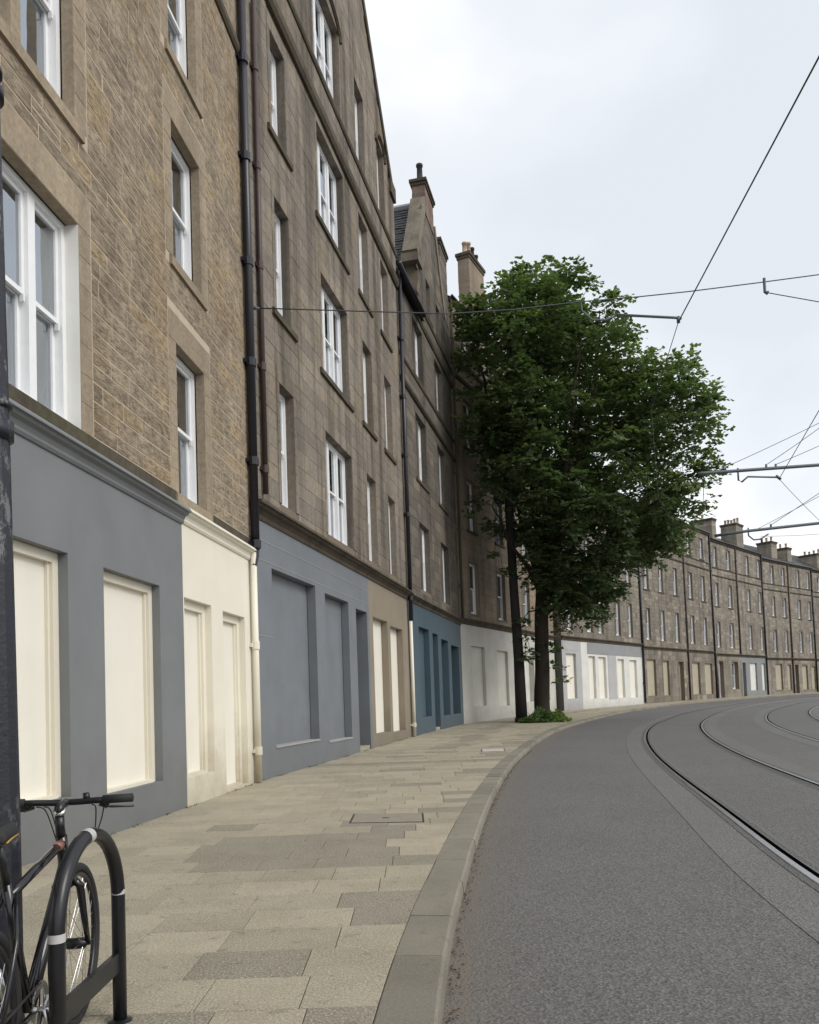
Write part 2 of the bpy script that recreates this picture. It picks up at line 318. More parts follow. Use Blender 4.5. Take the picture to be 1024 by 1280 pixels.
# ---------------------------------------------------------------- terrain
GY = [-60, 14, 20, 26, 37.6, 43, 49, 61.5, 75, 83.5, 93.5, 130, 900]; GZ = [0, 0, .05, .11, .16, .24, .32, .41, .49, .56, .62, .72, .80]
def g(Y): return float(sum(np.interp(Y + d, GY, GZ) for d in (-3, -1.5, 0, 1.5, 3)) / 5)
KH = 0.10
KP = [(-0.25, -25), (-0.16, -10), (-.05, 0), (.06, 3.5), (.21, 5.0), (.385, 6.3), (.78, 9.2), (1.41, 13.0), (2.05, 16.4), (2.78, 19.5), (4.1, 24.8), (5.63, 29.9), (7.75, 35.8), (11.0, 43.3), (14.6, 50.2), (20.25, 59.6), (30.7, 72.6), (39.9, 82.7), (49.1, 91.0), (60.5, 100.0), (74, 109), (92, 119)]
def spline(P, step=0.5):
    P = [np.array(q, float) for q in P]; out = []
    for i in range(len(P) - 1):
        p0 = P[i - 1] if i else 2 * P[0] - P[1]; p1 = P[i]; p2 = P[i + 1]; p3 = P[i + 2] if i + 2 < len(P) else 2 * P[-1] - P[-2]
        n = max(2, int(np.linalg.norm(p2 - p1) / step))
        t0 = 0; t1 = np.linalg.norm(p1 - p0) ** .5; t2 = t1 + np.linalg.norm(p2 - p1) ** .5; t3 = t2 + np.linalg.norm(p3 - p2) ** .5
        for k in range(n):
            t = t1 + (t2 - t1) * k / n
            A1 = (t1 - t) / (t1 - t0) * p0 + (t - t0) / (t1 - t0) * p1; A2 = (t2 - t) / (t2 - t1) * p1 + (t - t1) / (t2 - t1) * p2; A3 = (t3 - t) / (t3 - t2) * p2 + (t - t2) / (t3 - t2) * p3
            B1 = (t2 - t) / (t2 - t0) * A1 + (t - t0) / (t2 - t0) * A2; B2 = (t3 - t) / (t3 - t1) * A2 + (t - t1) / (t3 - t1) * A3
            out.append((t2 - t) / (t2 - t1) * B1 + (t - t1) / (t2 - t1) * B2)
    out.append(P[-1]); return np.array(out)
def smooth(c, k):
    for _ in range(k): c[1:-1] = 0.25 * c[:-2] + 0.5 * c[1:-1] + 0.25 * c[2:]
    return c
def normals(c):
    d = np.gradient(c, axis=0); d /= np.linalg.norm(d, axis=1)[:, None]; return np.stack([d[:, 1], -d[:, 0]], 1)
KC = smooth(spline(KP, 0.5), 8); KN = normals(KC)
KD = np.concatenate([[0], np.cumsum(np.linalg.norm(np.diff(KC, axis=0), axis=1))])
def kx(Y): return float(np.interp(Y, KC[:, 1], KC[:, 0]))
def kpt(d, off=0.0):
    x = np.interp(d, KD, KC[:, 0]); y = np.interp(d, KD, KC[:, 1]); nx = np.interp(d, KD, KN[:, 0]); ny = np.interp(d, KD, KN[:, 1])
    return x + nx * off, y + ny * off
def kd_of_y(Y): return float(np.interp(Y, KC[:, 1], KD))
def loft(mb, C, NN, offs, z, ts=None, zoff=None):
    for i in range(len(C) - 1):
        for j in range(len(offs) - 1):
            q = []
            for (a, b) in ((i, j), (i, j + 1), (i + 1, j + 1), (i + 1, j)):
                x = C[a, 0] + NN[a, 0] * offs[b]; y = C[a, 1] + NN[a, 1] * offs[b]; q.append((x, y, g(y) + z))
            mb.face(q, 0.5 if ts is None else ts[j])
# big ground, then the road sheet above it
mb = MB(); ys = list(np.arange(-60, 140, 10)) + [140, 200, 300, 500, 800]; xs = [-300, -120, -60, -30, 0, 30, 60, 120, 300, 700]
for i in range(len(ys) - 1):
    for j in range(len(xs) - 1):
        mb.face([(xs[j], ys[i], g(ys[i]) - .16), (xs[j + 1], ys[i], g(ys[i]) - .16), (xs[j + 1], ys[i + 1], g(ys[i + 1]) - .16), (xs[j], ys[i + 1], g(ys[i + 1]) - .16)])
structure(mb.build('ground', M_['apron2']))
mb = MB(); sub = slice(0, None, 1)
C_ = KC[::2]; N_ = KN[::2]
offs = [-0.2, 0.0, 0.05, 0.12, 0.2, 0.32, 0.5, 0.8, 1.5, 3, 6, 10, 16, 24, 34]; ts = [1, 1, .9, .6, .38, .22, .12, .05] + [0] * 6
loft(mb, C_, N_, offs, -KH, ts)
road = structure(mb.build('road', M_['asphalt'], smooth=True))

# walls of the terrace (plan)
class Wall:
    def __init__(s, P0, P1, ext=0.0):
        s.P0 = np.array(P0, float); s.P1 = np.array(P1, float); d = s.P1 - s.P0; L = np.hypot(*d); s.d = d / L; s.n = np.array([s.d[1], -s.d[0]]); s.L = L
    def T(s, n, a, z): return (s.P0[0] + s.d[0] * a + s.n[0] * n, s.P0[1] + s.d[1] * a + s.n[1] * n, z)
    def g(s, a): return g(s.P0[1] + s.d[1] * a)
WA = Wall((-3.737, 4.027), (-2.70, 13.78)); WB = Wall((-2.70, 13.78), (0, 26.53)); WC = Wall((0, 26.53), (2.36, 36.27)); WD = Wall((2.36, 36.27), (9.05, 49.9))
WE = Wall((9.52, 49.88), (17.92, 61.47)); WF = Wall((17.92, 61.47), (28.39, 74.40)); WG = Wall((28.39, 74.40), (37.68, 84.55)); WH = Wall((37.68, 84.55), (47.16, 92.9)); WI = Wall((47.16, 92.9), (58.6, 101.9)); WJ = Wall((58.6, 101.9), (71, 110.3))
a0 = WA.T(0, -10, 0)
WP = [(a0[0], a0[1] - 15), a0[:2]] + [tuple(w.P0) for w in (WA, WB, WC, WD)] + [(9.05, 49.7), (9.55, 49.88)] + [tuple(w.P0) for w in (WF, WG, WH, WI, WJ)] + [tuple(WJ.P1)]
WX = np.array([q[0] for q in WP]); WY = np.array([q[1] for q in WP])
def wx(Y): return float(np.interp(Y, WY, WX))
def kin(Y):      # inner edge of the kerb at this Y
    i = int(np.clip(np.searchsorted(KC[:, 1], Y), 1, len(KC) - 1)); return kx(Y) - 0.27 / max(0.4, KN[i, 0])
# pavement bed
mb = MB()
for Y in np.arange(-20, 108, 1.0):
    q = [(wx(Y) - .3, Y), (kin(Y) + .12, Y), (kin(Y + 1) + .12, Y + 1), (wx(Y + 1) - .3, Y + 1)]
    mb.face([(x, y, g(y) - .009) for x, y in q])
pave = structure(mb.build('pavement', M_['joint']))
# paving slabs, one object each where they show largest
slabs = []; Y = 0.6; row = 0
while Y < 104:
    pitch = 0.42 if Y < 30 else 0.45
    Y1 = Y + pitch; XL = (wx(Y) + wx(Y1)) / 2; XR = (kin(Y) + kin(Y1)) / 2
    xs = [XR]; x = XR
    while x > XL + 0.25:
        w = random.choice([0.40, 0.46, 0.5, 0.55, 0.58, 0.64]) if Y < 12 else random.uniform(0.6, 1.0)
        if x == XR: w *= random.uniform(0.5, 1.0)
        x -= w
        xs.append(x if x > XL + 0.22 else XL)
    if xs[-1] > XL: xs.append(XL)
    for k in range(len(xs) - 1):
        a, b = xs[k + 1], xs[k]
        xa0 = wx(Y) if k == len(xs) - 2 else a; xa1 = wx(Y1) if k == len(xs) - 2 else a
        xb0 = kin(Y) if k == 0 else b; xb1 = kin(Y1) if k == 0 else b
        t = random.uniform(0.0, 0.6); cx = (a + b) / 2
        if k == 0 and random.random() < 0.33: t = 0.85
        elif random.random() < 0.03: t = 0.8
        if -1.95 < cx < -0.3 and 6.35 < Y < 7.8: t = random.uniform(.8, .9)
        if 16.2 < Y < 16.6 or (Y > 20 and abs(cx - (wx(Y) + 2.2)) < .35): t = 0.85
        if 3.6 < Y < 4.0 and -1.2 < cx < -.7: t = 0.85
        slabs.append((Y, (xa0, xb0, xb1, xa1), Y1, t))
    Y = Y1; row += 1
def slab_geo(mb, Y, X, Y1, t, jit=True):
    c = 0.0022; h = random.uniform(-0.0015, 0.0018) if jit else 0
    tilt = random.uniform(-0.001, 0.001) if jit else 0
    def P(x, y, k): return (x, y, g(y) + h + k + (tilt if y > Y + .1 else -tilt))
    o = [(X[0] + c, Y + c), (X[1] - c, Y + c), (X[2] - c, Y1 - c), (X[3] + c, Y1 - c)]
    i = [(X[0] + 2 * c, Y + 2 * c), (X[1] - 2 * c, Y + 2 * c), (X[2] - 2 * c, Y1 - 2 * c), (X[3] + 2 * c, Y1 - 2 * c)]
    v = [P(x, y, -.03) for x, y in o] + [P(x, y, -.003) for x, y in o] + [P(x, y, 0) for x, y in i]
    f = [(8, 9, 10, 11)] + [(a, (a + 1) % 4, 4 + (a + 1) % 4, 4 + a) for a in range(4)] + [(4 + a, 4 + (a + 1) % 4, 8 + (a + 1) % 4, 8 + a) for a in range(4)]
    mb.add(v, f, t)
rest = MB(); n = 0
for (Y, X, Y1, t) in slabs:
    vis = Y1 > 3.3 and X[1] > -0.5 * Y - .1
    if vis and n < 298:
        m1 = MB(); slab_geo(m1, Y, X, Y1, t); m1.build('paving_slab', M_['slab'], pave); n += 1
    else: slab_geo(rest, Y, X, Y1, t)
stuff(rest.build('paving_slabs', M_['slab'], pave))
# kerb: granite setts end to end
kerb_bed = MB(); loft(kerb_bed, C_, N_, [-.25, -.03], -.03); kerb = structure(kerb_bed.build('kerb', M_['joint']))
d = kd_of_y(-3); dend = kd_of_y(100); rest = MB(); n = 0
while d < dend:
    L_ = random.choice([0.55, 0.75, 0.9, 0.95]); d1 = d + L_; t = random.uniform(0, .6) if random.random() < .7 else .8
    mb = MB(); gp = .004; seg = 3; top = random.uniform(-.002, .003); so = random.uniform(-.004, .004)
    prof = [(-.27 + so, -.04), (-.27 + so, -.002), (-.264 + so, .002), (-.022 + so, .0), (-.006 + so, -.014), (0 + so, -.05), (.004 + so, -.14)]
    rings = []
    for i in range(seg + 1):
        dd = d + gp + (L_ - 2 * gp) * i / seg
        rg = []
        for o_, z_ in prof:
            x, y = kpt(dd, o_); rg.append((x, y, g(y) + z_ + top))
        rings.append(rg)
    v = [q for rg in rings for q in rg]; m = len(prof); f = []
    for i in range(seg):
        for j in range(m - 1): f.append((i * m + j, i * m + j + 1, (i + 1) * m + j + 1, (i + 1) * m + j))
    f.append(tuple(range(m))[::-1]); f.append(tuple(seg * m + j for j in range(m)))
    mb.add(v, f, t)
    y = kpt(d)[1]
    if y > 2 and n < 75: mb.build('kerb_stone', M_['kerb'], kerb); n += 1
    else: rest.add(v, f, t)
    d = d1
stuff(rest.build('kerb_stones', M_['kerb'], kerb))
# ---------------------------------------------------------------- tram tracks
R1 = smooth(spline([(2.3, -12), (2.35, -4), (2.5, 2), (2.88, 5.85), (3.22, 7.5), (3.72, 9.96), (4.48, 13.84), (5.3, 17.67), (6.45, 22.2), (7.95, 27.1), (9.5, 31.4), (11.2, 35.45), (14.4, 42.2), (18.4, 49.0), (24.3, 58.0), (34.4, 70.3), (43.4, 80), (52.5, 88.3), (64, 97), (78, 107)], 0.5), 12)
RN = normals(R1)
mb = MB()
def band(mb, o0, o1, z, t=.5):
    loft(mb, R1, RN, [o0, o1], z - KH, [t])
for oc in (0.0, 1.73, 4.10, 5.85):
    s = -1 if oc in (0.0, 4.10) else 1
    e0, e1 = (oc - 0.52, oc + 0.16) if s < 0 else (oc - 0.16, oc + 0.52)
    band(mb, e0, e1, 0.004)
ap = structure(mb.build('track_apron', M_['apron']))
mb = MB()
for oc in (0.0, 1.73, 4.10, 5.85): band(mb, oc - 0.12, oc - 0.06, .008); band(mb, oc + 0.07, oc + .12, .008)
structure(mb.build('rail_seal', M_['apron2']))
descr = ['polished tram rail nearest the pavement kerb', 'second tram rail out from the kerb, inner rail of the near track', 'third tram rail out from the kerb, near rail of the far track', 'fourth tram rail, outermost one curving off at the right edge']
for oc, ds in zip((0.0, 1.73, 4.10, 5.85), descr):
    rt = thing('tram_rail', 'grooved ' + ds, 'tram rail', (R1[40, 0] + RN[40, 0] * oc, R1[40, 1] + RN[40, 1] * oc, g(R1[40, 1]) - KH), 'tram rails set in the road')
    def prof(mb, pts):
        for i in range(len(R1) - 1):
            for j in range(len(pts) - 1):
                q = []
                for a, b in ((i, j), (i, j + 1), (i + 1, j + 1), (i + 1, j)):
                    x = R1[a, 0] + RN[a, 0] * (oc + pts[b][0]); y = R1[a, 1] + RN[a, 1] * (oc + pts[b][0]); q.append((x, y, g(y) - KH + pts[b][1]))
                mb.face(q)
    s = 1 if oc in (0.0, 4.10) else -1      # groove on the inside of the gauge
    hd = MB(); prof(hd, sorted([(-.05 * s, .006), (-.046 * s, .014), (.008 * s, .014)])); hd.build('rail_head', M_['rail'], rt)
    gr = MB(); prof(gr, sorted([(.008 * s, .0095), (.058 * s, .0095)])); gr.build('rail_groove', M_['groove'], rt)
    kp = MB(); prof(kp, sorted([(.058 * s, .0125), (.072 * s, .0125), (.076 * s, .006)])); kp.build('rail_keeper', M_['railside'], rt)

# ---------------------------------------------------------------- facade tools
def facade(mb, w, s0, s1, z0, z1, ops, n=0.0, t=0.5, rev=None, depth=0.2):
    ss = sorted({s0, s1} | {min(max(x, s0), s1) for o in ops for x in o[:2]}); zs = sorted({z0, z1} | {min(max(x, z0), z1) for o in ops for x in o[2:4]})
    for i in range(len(ss) - 1):
        for j in range(len(zs) - 1):
            cs, cz = (ss[i] + ss[i + 1]) / 2, (zs[j] + zs[j + 1]) / 2
            if any(o[0] < cs < o[1] and o[2] < cz < o[3] for o in ops): continue
            mb.face([w.T(n, ss[i], zs[j]), w.T(n, ss[i + 1], zs[j]), w.T(n, ss[i + 1], zs[j + 1]), w.T(n, ss[i], zs[j + 1])], t)
    for o in ops:
        dp = o[4] if len(o) > 4 else depth; a, b, c, d = o[:4]; k = n - dp
        if isinstance(rev, list): m = MB(); rev.append(m)
        else: m = mb
        m.face([w.T(n, a, c), w.T(k, a, c), w.T(k, a, d), w.T(n, a, d)], t); m.face([w.T(n, b, c), w.T(n, b, d), w.T(k, b, d), w.T(k, b, c)], t)
        m.face([w.T(n, a, d), w.T(k, a, d), w.T(k, b, d), w.T(n, b, d)], t); m.face([w.T(n, a, c), w.T(n, b, c), w.T(k, b, c), w.T(k, a, c)], t)
def wbox(mb, w, s0, s1, n0, n1, z0, z1, t=.5): box(mb, n0, n1, s0, s1, z0, z1, t, lambda n, s, z: w.T(n, s, z))
def extrude(mb, w, s0, s1, prof, t=.5):
    k = len(prof); v = [w.T(n, s0, z) for n, z in prof] + [w.T(n, s1, z) for n, z in prof]
    f = [(i, k + i, k + (i + 1) % k, (i + 1) % k) for i in range(k)] + [tuple(range(k)), tuple(reversed(range(k, 2 * k)))]
    mb.add(v, f, t)
def cuts(z0, z1, h, must):
    ms = sorted({z0, z1} | {round(m, 3) for m in must if z0 < m < z1}); out = []
    mm = [ms[0]]
    for m in ms[1:]:
        if m - mm[-1] > 0.09 or m == ms[-1]: mm.append(m)
    for a, b in zip(mm, mm[1:]):
        k = max(1, round((b - a) / h)); e = [a + (b - a) * i / k for i in range(k)]
        if k > 2:
            for i in range(1, k): e[i] += random.uniform(-.08, .08) * (b - a) / k
        out += e
    return out + [mm[-1]]
def courses(s0, s1, zs, ops, l0, l1, keep=None):
    out = []
    for c, d in zip(zs, zs[1:]):
        iv = [(s0, s1)]
        for o in ops:
            if o[2] < d - 0.02 and o[3] > c + 0.02:
                nv = []
                for a, b in iv:
                    if o[1] <= a or o[0] >= b: nv.append((a, b)); continue
                    if o[0] > a + .04: nv.append((a, o[0]))
                    if o[1] < b - .04: nv.append((o[1], b))
                iv = nv
        for a, b in iv:
            s = a
            first = True
            while s < b - 1e-6:
                l = random.uniform(l0, l1) * (random.uniform(.4, 1) if first else 1); first = False
                e = s + l
                if e > b - l0 * .55: e = b
                if keep is None or keep((s + e) / 2, (c + d) / 2): out.append((s, e, c, d))
                s = e
    return out
def block(mb, w, q, nb, nf, gap, ch, t, rough=0.0):
    s0, s1, z0, z1 = q; s0 += gap; s1 -= gap; z0 += gap; z1 -= gap; ch = min(ch, (s1 - s0) * .3, (z1 - z0) * .3)
    r = (lambda: random.uniform(-rough, rough)) if rough else (lambda: 0)
    v = [w.T(nb, a, b) for a, b in ((s0, z0), (s1, z0), (s1, z1), (s0, z1))] + [w.T(nf - ch * .6, a + r() * .4, b + r() * .4) for a, b in ((s0, z0), (s1, z0), (s1, z1), (s0, z1))] + [w.T(nf + r(), a + r(), b + r()) for a, b in ((s0 + ch, z0 + ch), (s1 - ch, z0 + ch), (s1 - ch, z1 - ch), (s0 + ch, z1 - ch))]
    f = [(a, (a + 1) % 4, 4 + (a + 1) % 4, 4 + a) for a in range(4)] + [(4 + a, 4 + (a + 1) % 4, 8 + (a + 1) % 4, 8 + a) for a in range(4)]
    if rough:
        cpt = w.T(nf + rough * random.uniform(.2, 1.4), (s0 + s1) / 2 + random.uniform(-.25, .25) * (s1 - s0), (z0 + z1) / 2 + random.uniform(-.2, .2) * (z1 - z0)); v.append(cpt)
        f += [(8, 9, 12), (9, 10, 12), (10, 11, 12), (11, 8, 12)]
    else: f.append((8, 9, 10, 11))
    mb.add(v, f, t)
def wall_dist(w, q):
    x, y, z = w.T(0, (q[0] + q[1]) / 2, (q[2] + q[3]) / 2)
    return x, y, z
def visible(x, y, z):
    v = Vector((x, y, z - EYE)); dep = -(v.dot(back)); 
    if dep <= 0.3: return False
    a = v.dot(rx) / dep * 1000 + 512; b = 828 - v.dot(ux) / dep * 1000
    return -20 < a < 1044 and -20 < b < 1300
def px_of(x, y, z):
    v = Vector((x, y, z - EYE)); dep = -(v.dot(back)); return v.dot(rx) / dep * 1000 + 512, 828 - v.dot(ux) / dep * 1000
def lay_stones(w, root, qs, mat, nf, gap, ch, nobj, rough=0.0, tfun=None, name='stone'):
    def area(q):
        x, y, z = wall_dist(w, q)
        if not visible(x, y, z): return 0
        c = [px_of(*w.T(0, a, b)) for a, b in ((q[0], q[2]), (q[1], q[2]), (q[1], q[3]), (q[0], q[3]))]
        return abs(sum(c[i][0] * c[(i + 1) % 4][1] - c[(i + 1) % 4][0] * c[i][1] for i in range(4))) / 2
    ar = sorted(((area(q), i) for i, q in enumerate(qs)), reverse=True); top = {i for a, i in ar[:nobj] if a > 0}
    rest = MB()
    for i, q in enumerate(qs):
        t = tfun(q) if tfun else random.random(); pr = nf * random.uniform(.7, 1.3) if not rough else .0195 + random.uniform(.0008, .0045)
        if i in top:
            m = MB(); block(m, w, q, -.02, pr, gap, ch, t, rough); m.build(name, mat, root)
        else: block(rest, w, q, -.02, pr, gap, ch, t, rough)
    if rest.v: stuff(rest.build(name + 's', mat, root))
def sash_window(w, root, a, b, c, d, dp=0.18, lights=1, near=True, mull=0.12, mullmat=None, curt=True, seed=None):
    rnd = random.Random(seed if seed is not None else int(a * 97 + c * 13)); n0 = -dp
    fw = .07 if near else .06
    fr = MB(); wbox(fr, w, a, a + fw, n0 - .14, n0, c, d); wbox(fr, w, b - fw, b, n0 - .14, n0, c, d); wbox(fr, w, a + fw, b - fw, n0 - .14, n0 - .002, d - fw, d); wbox(fr, w, a + fw, b - fw, n0 - .14, n0 + .03, c, c + .06)
    iw = (b - a - 2 * fw - (lights - 1) * mull) / lights; xs = []
    for i in range(lights):
        x0 = a + fw + i * (iw + mull); xs.append((x0, x0 + iw))
        if i and mullmat is None: wbox(fr, w, x0 - mull, x0, n0 - .14, n0 + .005, c + .06, d - fw)
    win = fr.build('window', M_['white'], root)
    if mullmat:
        mm = MB()
        for x0, x1 in xs[1:]: wbox(mm, w, x0 - mull, x0, n0 - .14, n0 + .08, c, d)
        mm.build('mullion', mullmat, win)
    mid = (c + d) / 2 + 0.0; up_, lo_, gl, cu, rm = MB(), MB(), MB(), MB(), MB(); st = .05
    for x0, x1 in xs:
        op = rnd.choice([0, 0, 0, 0, .12]) if near else 0
        def sash(m, z0, z1, n1, bt, tp):
            wbox(m, w, x0 + .001, x0 + st, n1 - .04, n1, z0, z1); wbox(m, w, x1 - st, x1 - .001, n1 - .04, n1, z0, z1)
            wbox(m, w, x0 + st, x1 - st, n1 - .04, n1 - .001, z1 - tp, z1); wbox(m, w, x0 + st, x1 - st, n1 - .04, n1 - .001, z0, z0 + bt)
            g0 = n1 - .022; gl.face([w.T(g0, x0 + st, z0 + bt), w.T(g0, x1 - st, z0 + bt), w.T(g0, x1 - st, z1 - tp), w.T(g0, x0 + st, z1 - tp)], rnd.random())
        sash(up_, mid, d - fw, n0 - .035, .05, .05); sash(lo_, c + .06, mid + .045, n0 - .085, .085, .05)
        if near:
            for hx in (x0 + .02, x1 - .045): wbox(up_, w, hx, hx + .025, n0 - .06, n0 - .02, mid - .07, mid)
            k = 14; wd = (x1 - x0)
            def pleat(u0, u1):
                for i in range(k):
                    p0 = u0 + (u1 - u0) * i / k; p1 = u0 + (u1 - u0) * (i + 1) / k; q0 = n0 - .22 + .02 * (i % 2) * 2 - .02; q1 = n0 - .22 + .02 * ((i + 1) % 2) * 2 - .02
                    cu.face([w.T(q0, p0, c), w.T(q1, p1, c), w.T(q1, p1, d), w.T(q0, p0, d)], .5)
            if curt: pleat(x0 - .03, x0 + wd * rnd.uniform(.2, .5)); pleat(x1 - wd * rnd.uniform(.2, .5), x1 + .03)
    up_.build('upper_sash', M_['white'], win); lo_.build('lower_sash', M_['white'], win)
    if near:
        gl.build('pane', M_['glass'], win)
        if curt: cu.build('curtain', M_['curtain'], win)
        q = n0 - .14; r_ = n0 - 1.0
        for pts in ([(q, a, c), (q, b, c), (r_, b, c), (r_, a, c)], [(q, a, d), (r_, a, d), (r_, b, d), (q, b, d)], [(q, a, c), (r_, a, c), (r_, a, d), (q, a, d)], [(q, b, c), (q, b, d), (r_, b, d), (r_, b, c)], [(r_, a, c), (r_, b, c), (r_, b, d), (r_, a, d)]):
            rm.face([w.T(*p_) for p_ in pts])
        rm.build('room_interior', M_['room'], win)
    else: gl.build('pane', M_['farglass'], win)
    return win
def sill(w, root, a, b, c, mat, h=.14, pr=.09, ext=.12):
    m = MB(); extrude(m, w, a - ext, b + ext, [(-.16, c), (-.16, c - h), (pr, c - h), (pr, c - .02), (pr - .02, c - .005)], .4); return m.build('window_sill', mat, root)
def surround(w, root, a, b, c, d, mat, jw=.24, lh=.4, nf=.024, nm='surround_stone', bh=.31):
    for s_ in (a - jw, b):
        k = max(2, round((d - c) / bh))
        for i in range(k):
            m = MB(); block(m, w, (s_, s_ + jw, c + (d - c) * i / k, c + (d - c) * (i + 1) / k), -.02, nf, .003, .005, random.random()); m.build(nm, mat, root)
    if lh > 0:
        m = MB(); block(m, w, (a - jw, b + jw, d, d + lh), -.02, nf, .003, .005, random.random()); m.build('lintel', mat, root)
def surround1(mbx, w, a, b, c, d, jw, lh, nf):
    for s_ in (a - jw, b):
        k = max(2, round((d - c) / .38))
        for i in range(k): block(mbx, w, (s_, s_ + jw, c + (d - c) * i / k, c + (d - c) * (i + 1) / k), -.02, nf, .003, .004, random.random())
    if lh > 0: block(mbx, w, (a - jw, b + jw, d, d + lh), -.02, nf, .003, .004, random.random())
def panel(w, root, a, b, c, d, dp, mat, fr=None, fw=.09):
    m = MB(); m.face([w.T(-dp, a, c), w.T(-dp, b, c), w.T(-dp, b, d), w.T(-dp, a, d)]); o = m.build('blank_panel', mat, root)
    if fr:
        f = MB(); e = .002
        wbox(f, w, a + e, a + fw, -dp - .02, -dp + .07, c + e, d - e); wbox(f, w, b - fw, b - e, -dp - .02, -dp + .07, c + e, d - e); wbox(f, w, a + fw, b - fw, -dp - .02, -dp + .068, d - fw, d - e)
        wbox(f, w, a + fw, b - fw, -dp - .02, -dp + .10, c - .03, c + .035); wbox(f, w, b - fw - .035, b - fw, -dp - .02, -dp + .035, c + .035, d - fw)
        f.build('panel_frame', fr, o)
    return o
def cornice(w, root, s0, s1, z, mat, pr=.22, h=.3, nm='cornice'):
    m = MB(); P = [(-.03, z - h), (.03, z - h), (.05, z - h * .86), (.05, z - h * .72), (pr * .45, z - h * .5), (pr * .72, z - h * .40), (pr * .80, z - h * .26), (pr, z - h * .24), (pr, z - .03), (pr * .9, z - .004), (-.03, z + .02)]
    extrude(m, w, s0, s1, P); return m.build(nm, mat, root)
def string(w, root, s0, s1, z0, z1, pr, mat, nm='string_course'):
    m = MB(); extrude(m, w, s0, s1, [(-.03, z0), (pr * .6, z0), (pr, z0 + (z1 - z0) * .3), (pr, z1 - .02), (-.03, z1)]); return m.build(nm, mat, root)
def pipe(w, root, s, z0, z1, mat, r=.055, off=.1, collars=(), lean=0.0, nm='drainpipe'):
    m = MB(); tube(m, [w.T(off, s + lean, z0), w.T(off, s, z1)], r, 10); p_ = m.build(nm, mat, root, True)
    if collars:
        m = MB()
        for z in collars:
            m = MB(); u = s + lean * (z1 - z) / (z1 - z0)
            tube(m, [w.T(off, u, z - .07), w.T(off, u, z + .07)], r * 1.28, 10); wbox(m, w, u - r * 1.9, u + r * 1.9, off - r * 1.8, off - r * .6, z - .03, z + .03)
            m.build('pipe_collar', mat, p_)
    return p_
def stack(w, root, s0, s1, n0, n1, z0, z1, mat, npots, potmat, capmat, along='s', cap=.22, poth=.55):
    m = MB(); h = .3; z = z0
    while z < z1 - .01:
        zt = min(z + h, z1); e = random.uniform(0, .012); wbox(m, w, s0 - e, s1 + e, n0 - e, n1 + e, z + .006, zt, random.random()); z = zt
    wbox(m, w, s0 + .01, s1 - .01, n0 + .01, n1 - .01, z0, z1 - .01, .2)
    o = m.build('chimney_stack', mat, root)
    m = MB(); wbox(m, w, s0 - .05, s1 + .05, n0 - .05, n1 + .05, z1, z1 + cap * .5); wbox(m, w, s0 - .10, s1 + .10, n0 - .10, n1 + .10, z1 + cap * .5 + .002, z1 + cap); m.build('chimney_cap', capmat, o)
    for i in range(npots):
        u = (i + .5) / npots; s = s0 + (s1 - s0) * (u if along == 's' else .5); n = (n0 + n1) / 2 if along == 's' else n0 + (n1 - n0) * u
        m = MB(); rr = .13; hh = poth * random.uniform(.8, 1.15); c = w.T(n, s, z1 + cap)
        lathe(m, c, [(rr * 1.25, 0), (rr * 1.25, .08), (rr, .12), (rr * .85, hh - .1), (rr * 1.1, hh - .09), (rr * 1.1, hh), (rr * .6, hh), (rr * .55, hh - .1)], 10); m.build('chimney_pot', potmat if (random.random() < .75 or potmat is M_['potdark']) else M_['potdark'], o, True)
    return o
# ================================================================ tenement 1 (nearest, tan rubble)
def body(root, w, s0, s1, zt, mat, nback=-9.0, roof=None):
    m = MB(); zb = -.4
    for s in (s0, s1): m.face([w.T(-.02, s, zb), w.T(nback, s, zb), w.T(nback, s, zt), w.T(-.02, s, zt)])
    m.face([w.T(nback, s0, zb), w.T(nback, s1, zb), w.T(nback, s1, zt), w.T(nback, s0, zt)])
    m.build('rear_walls', mat, root)
w = WA; S0, S1 = -10.0, 9.79
A = thing('tenement_building', 'nearest tan sandstone tenement with pale pointing over dark grey and cream shopfronts', 'building', w.T(0, 0, 0), 'tenements of the curved terrace')
DW = .13
big = [(2.25, 4.09, 4.20, 6.38), (2.22, 4.05, 7.46, 9.70), (2.22, 4.05, 10.6, 12.6), (-3.4, -1.5, 4.2, 6.38), (-3.4, -1.5, 7.46, 9.7)]
sm = [(6.64, 7.69, 4.20, 6.27), (6.62, 7.68, 7.43, 9.42), (6.60, 7.66, 10.42, 12.42)]
cop = [(2.2, 3.80, .50, 2.88, .16), (4.52, 5.96, .43, 2.86, .16)]; cop2 = [(6.76, 7.80, .38, 2.82, .16), (8.30, 9.38, .04, 2.80, .16)]
aop = [(-3.6, -.9, .5, 2.88, .3)]
ops = [(a, b, c, d, DW) for a, b, c, d in big + sm]
m = MB(); rv = []; facade(m, w, S0, S1, 3.9, 16.0, ops, .0185, rev=rv); m.build('wall', M_['mortar'], A); [q_.build('window_reveal', M_['quoin'], A) for q_ in rv]
body(A, w, S0, S1, 16, M_['rubble'])
jw = .26; ex = [(a - jw, b + jw, c - .14, d + .42) for a, b, c, d in big + sm]
zs = cuts(4.22, 12.86, .19, [6.38, 6.78, 7.3, 9.42, 9.84, 10.28]) ; zs2 = cuts(13.05, 16.0, .24, [])
qs = courses(S0, S1, zs, ex, .36, 1.05)
hq = []
for q in qs:       # snecked rubble: now and then a course is split
    if q[1] - q[0] > .6 and random.random() < .18:
        k = q[0] + (q[1] - q[0]) * random.uniform(.3, .5); zm = (q[2] + q[3]) / 2
        hq += [(q[0], k, q[2], q[3]), (k, q[1], q[2], zm), (k, q[1], zm, q[3])] if q[3] - q[2] > .19 else [q]
    else: hq.append(q)
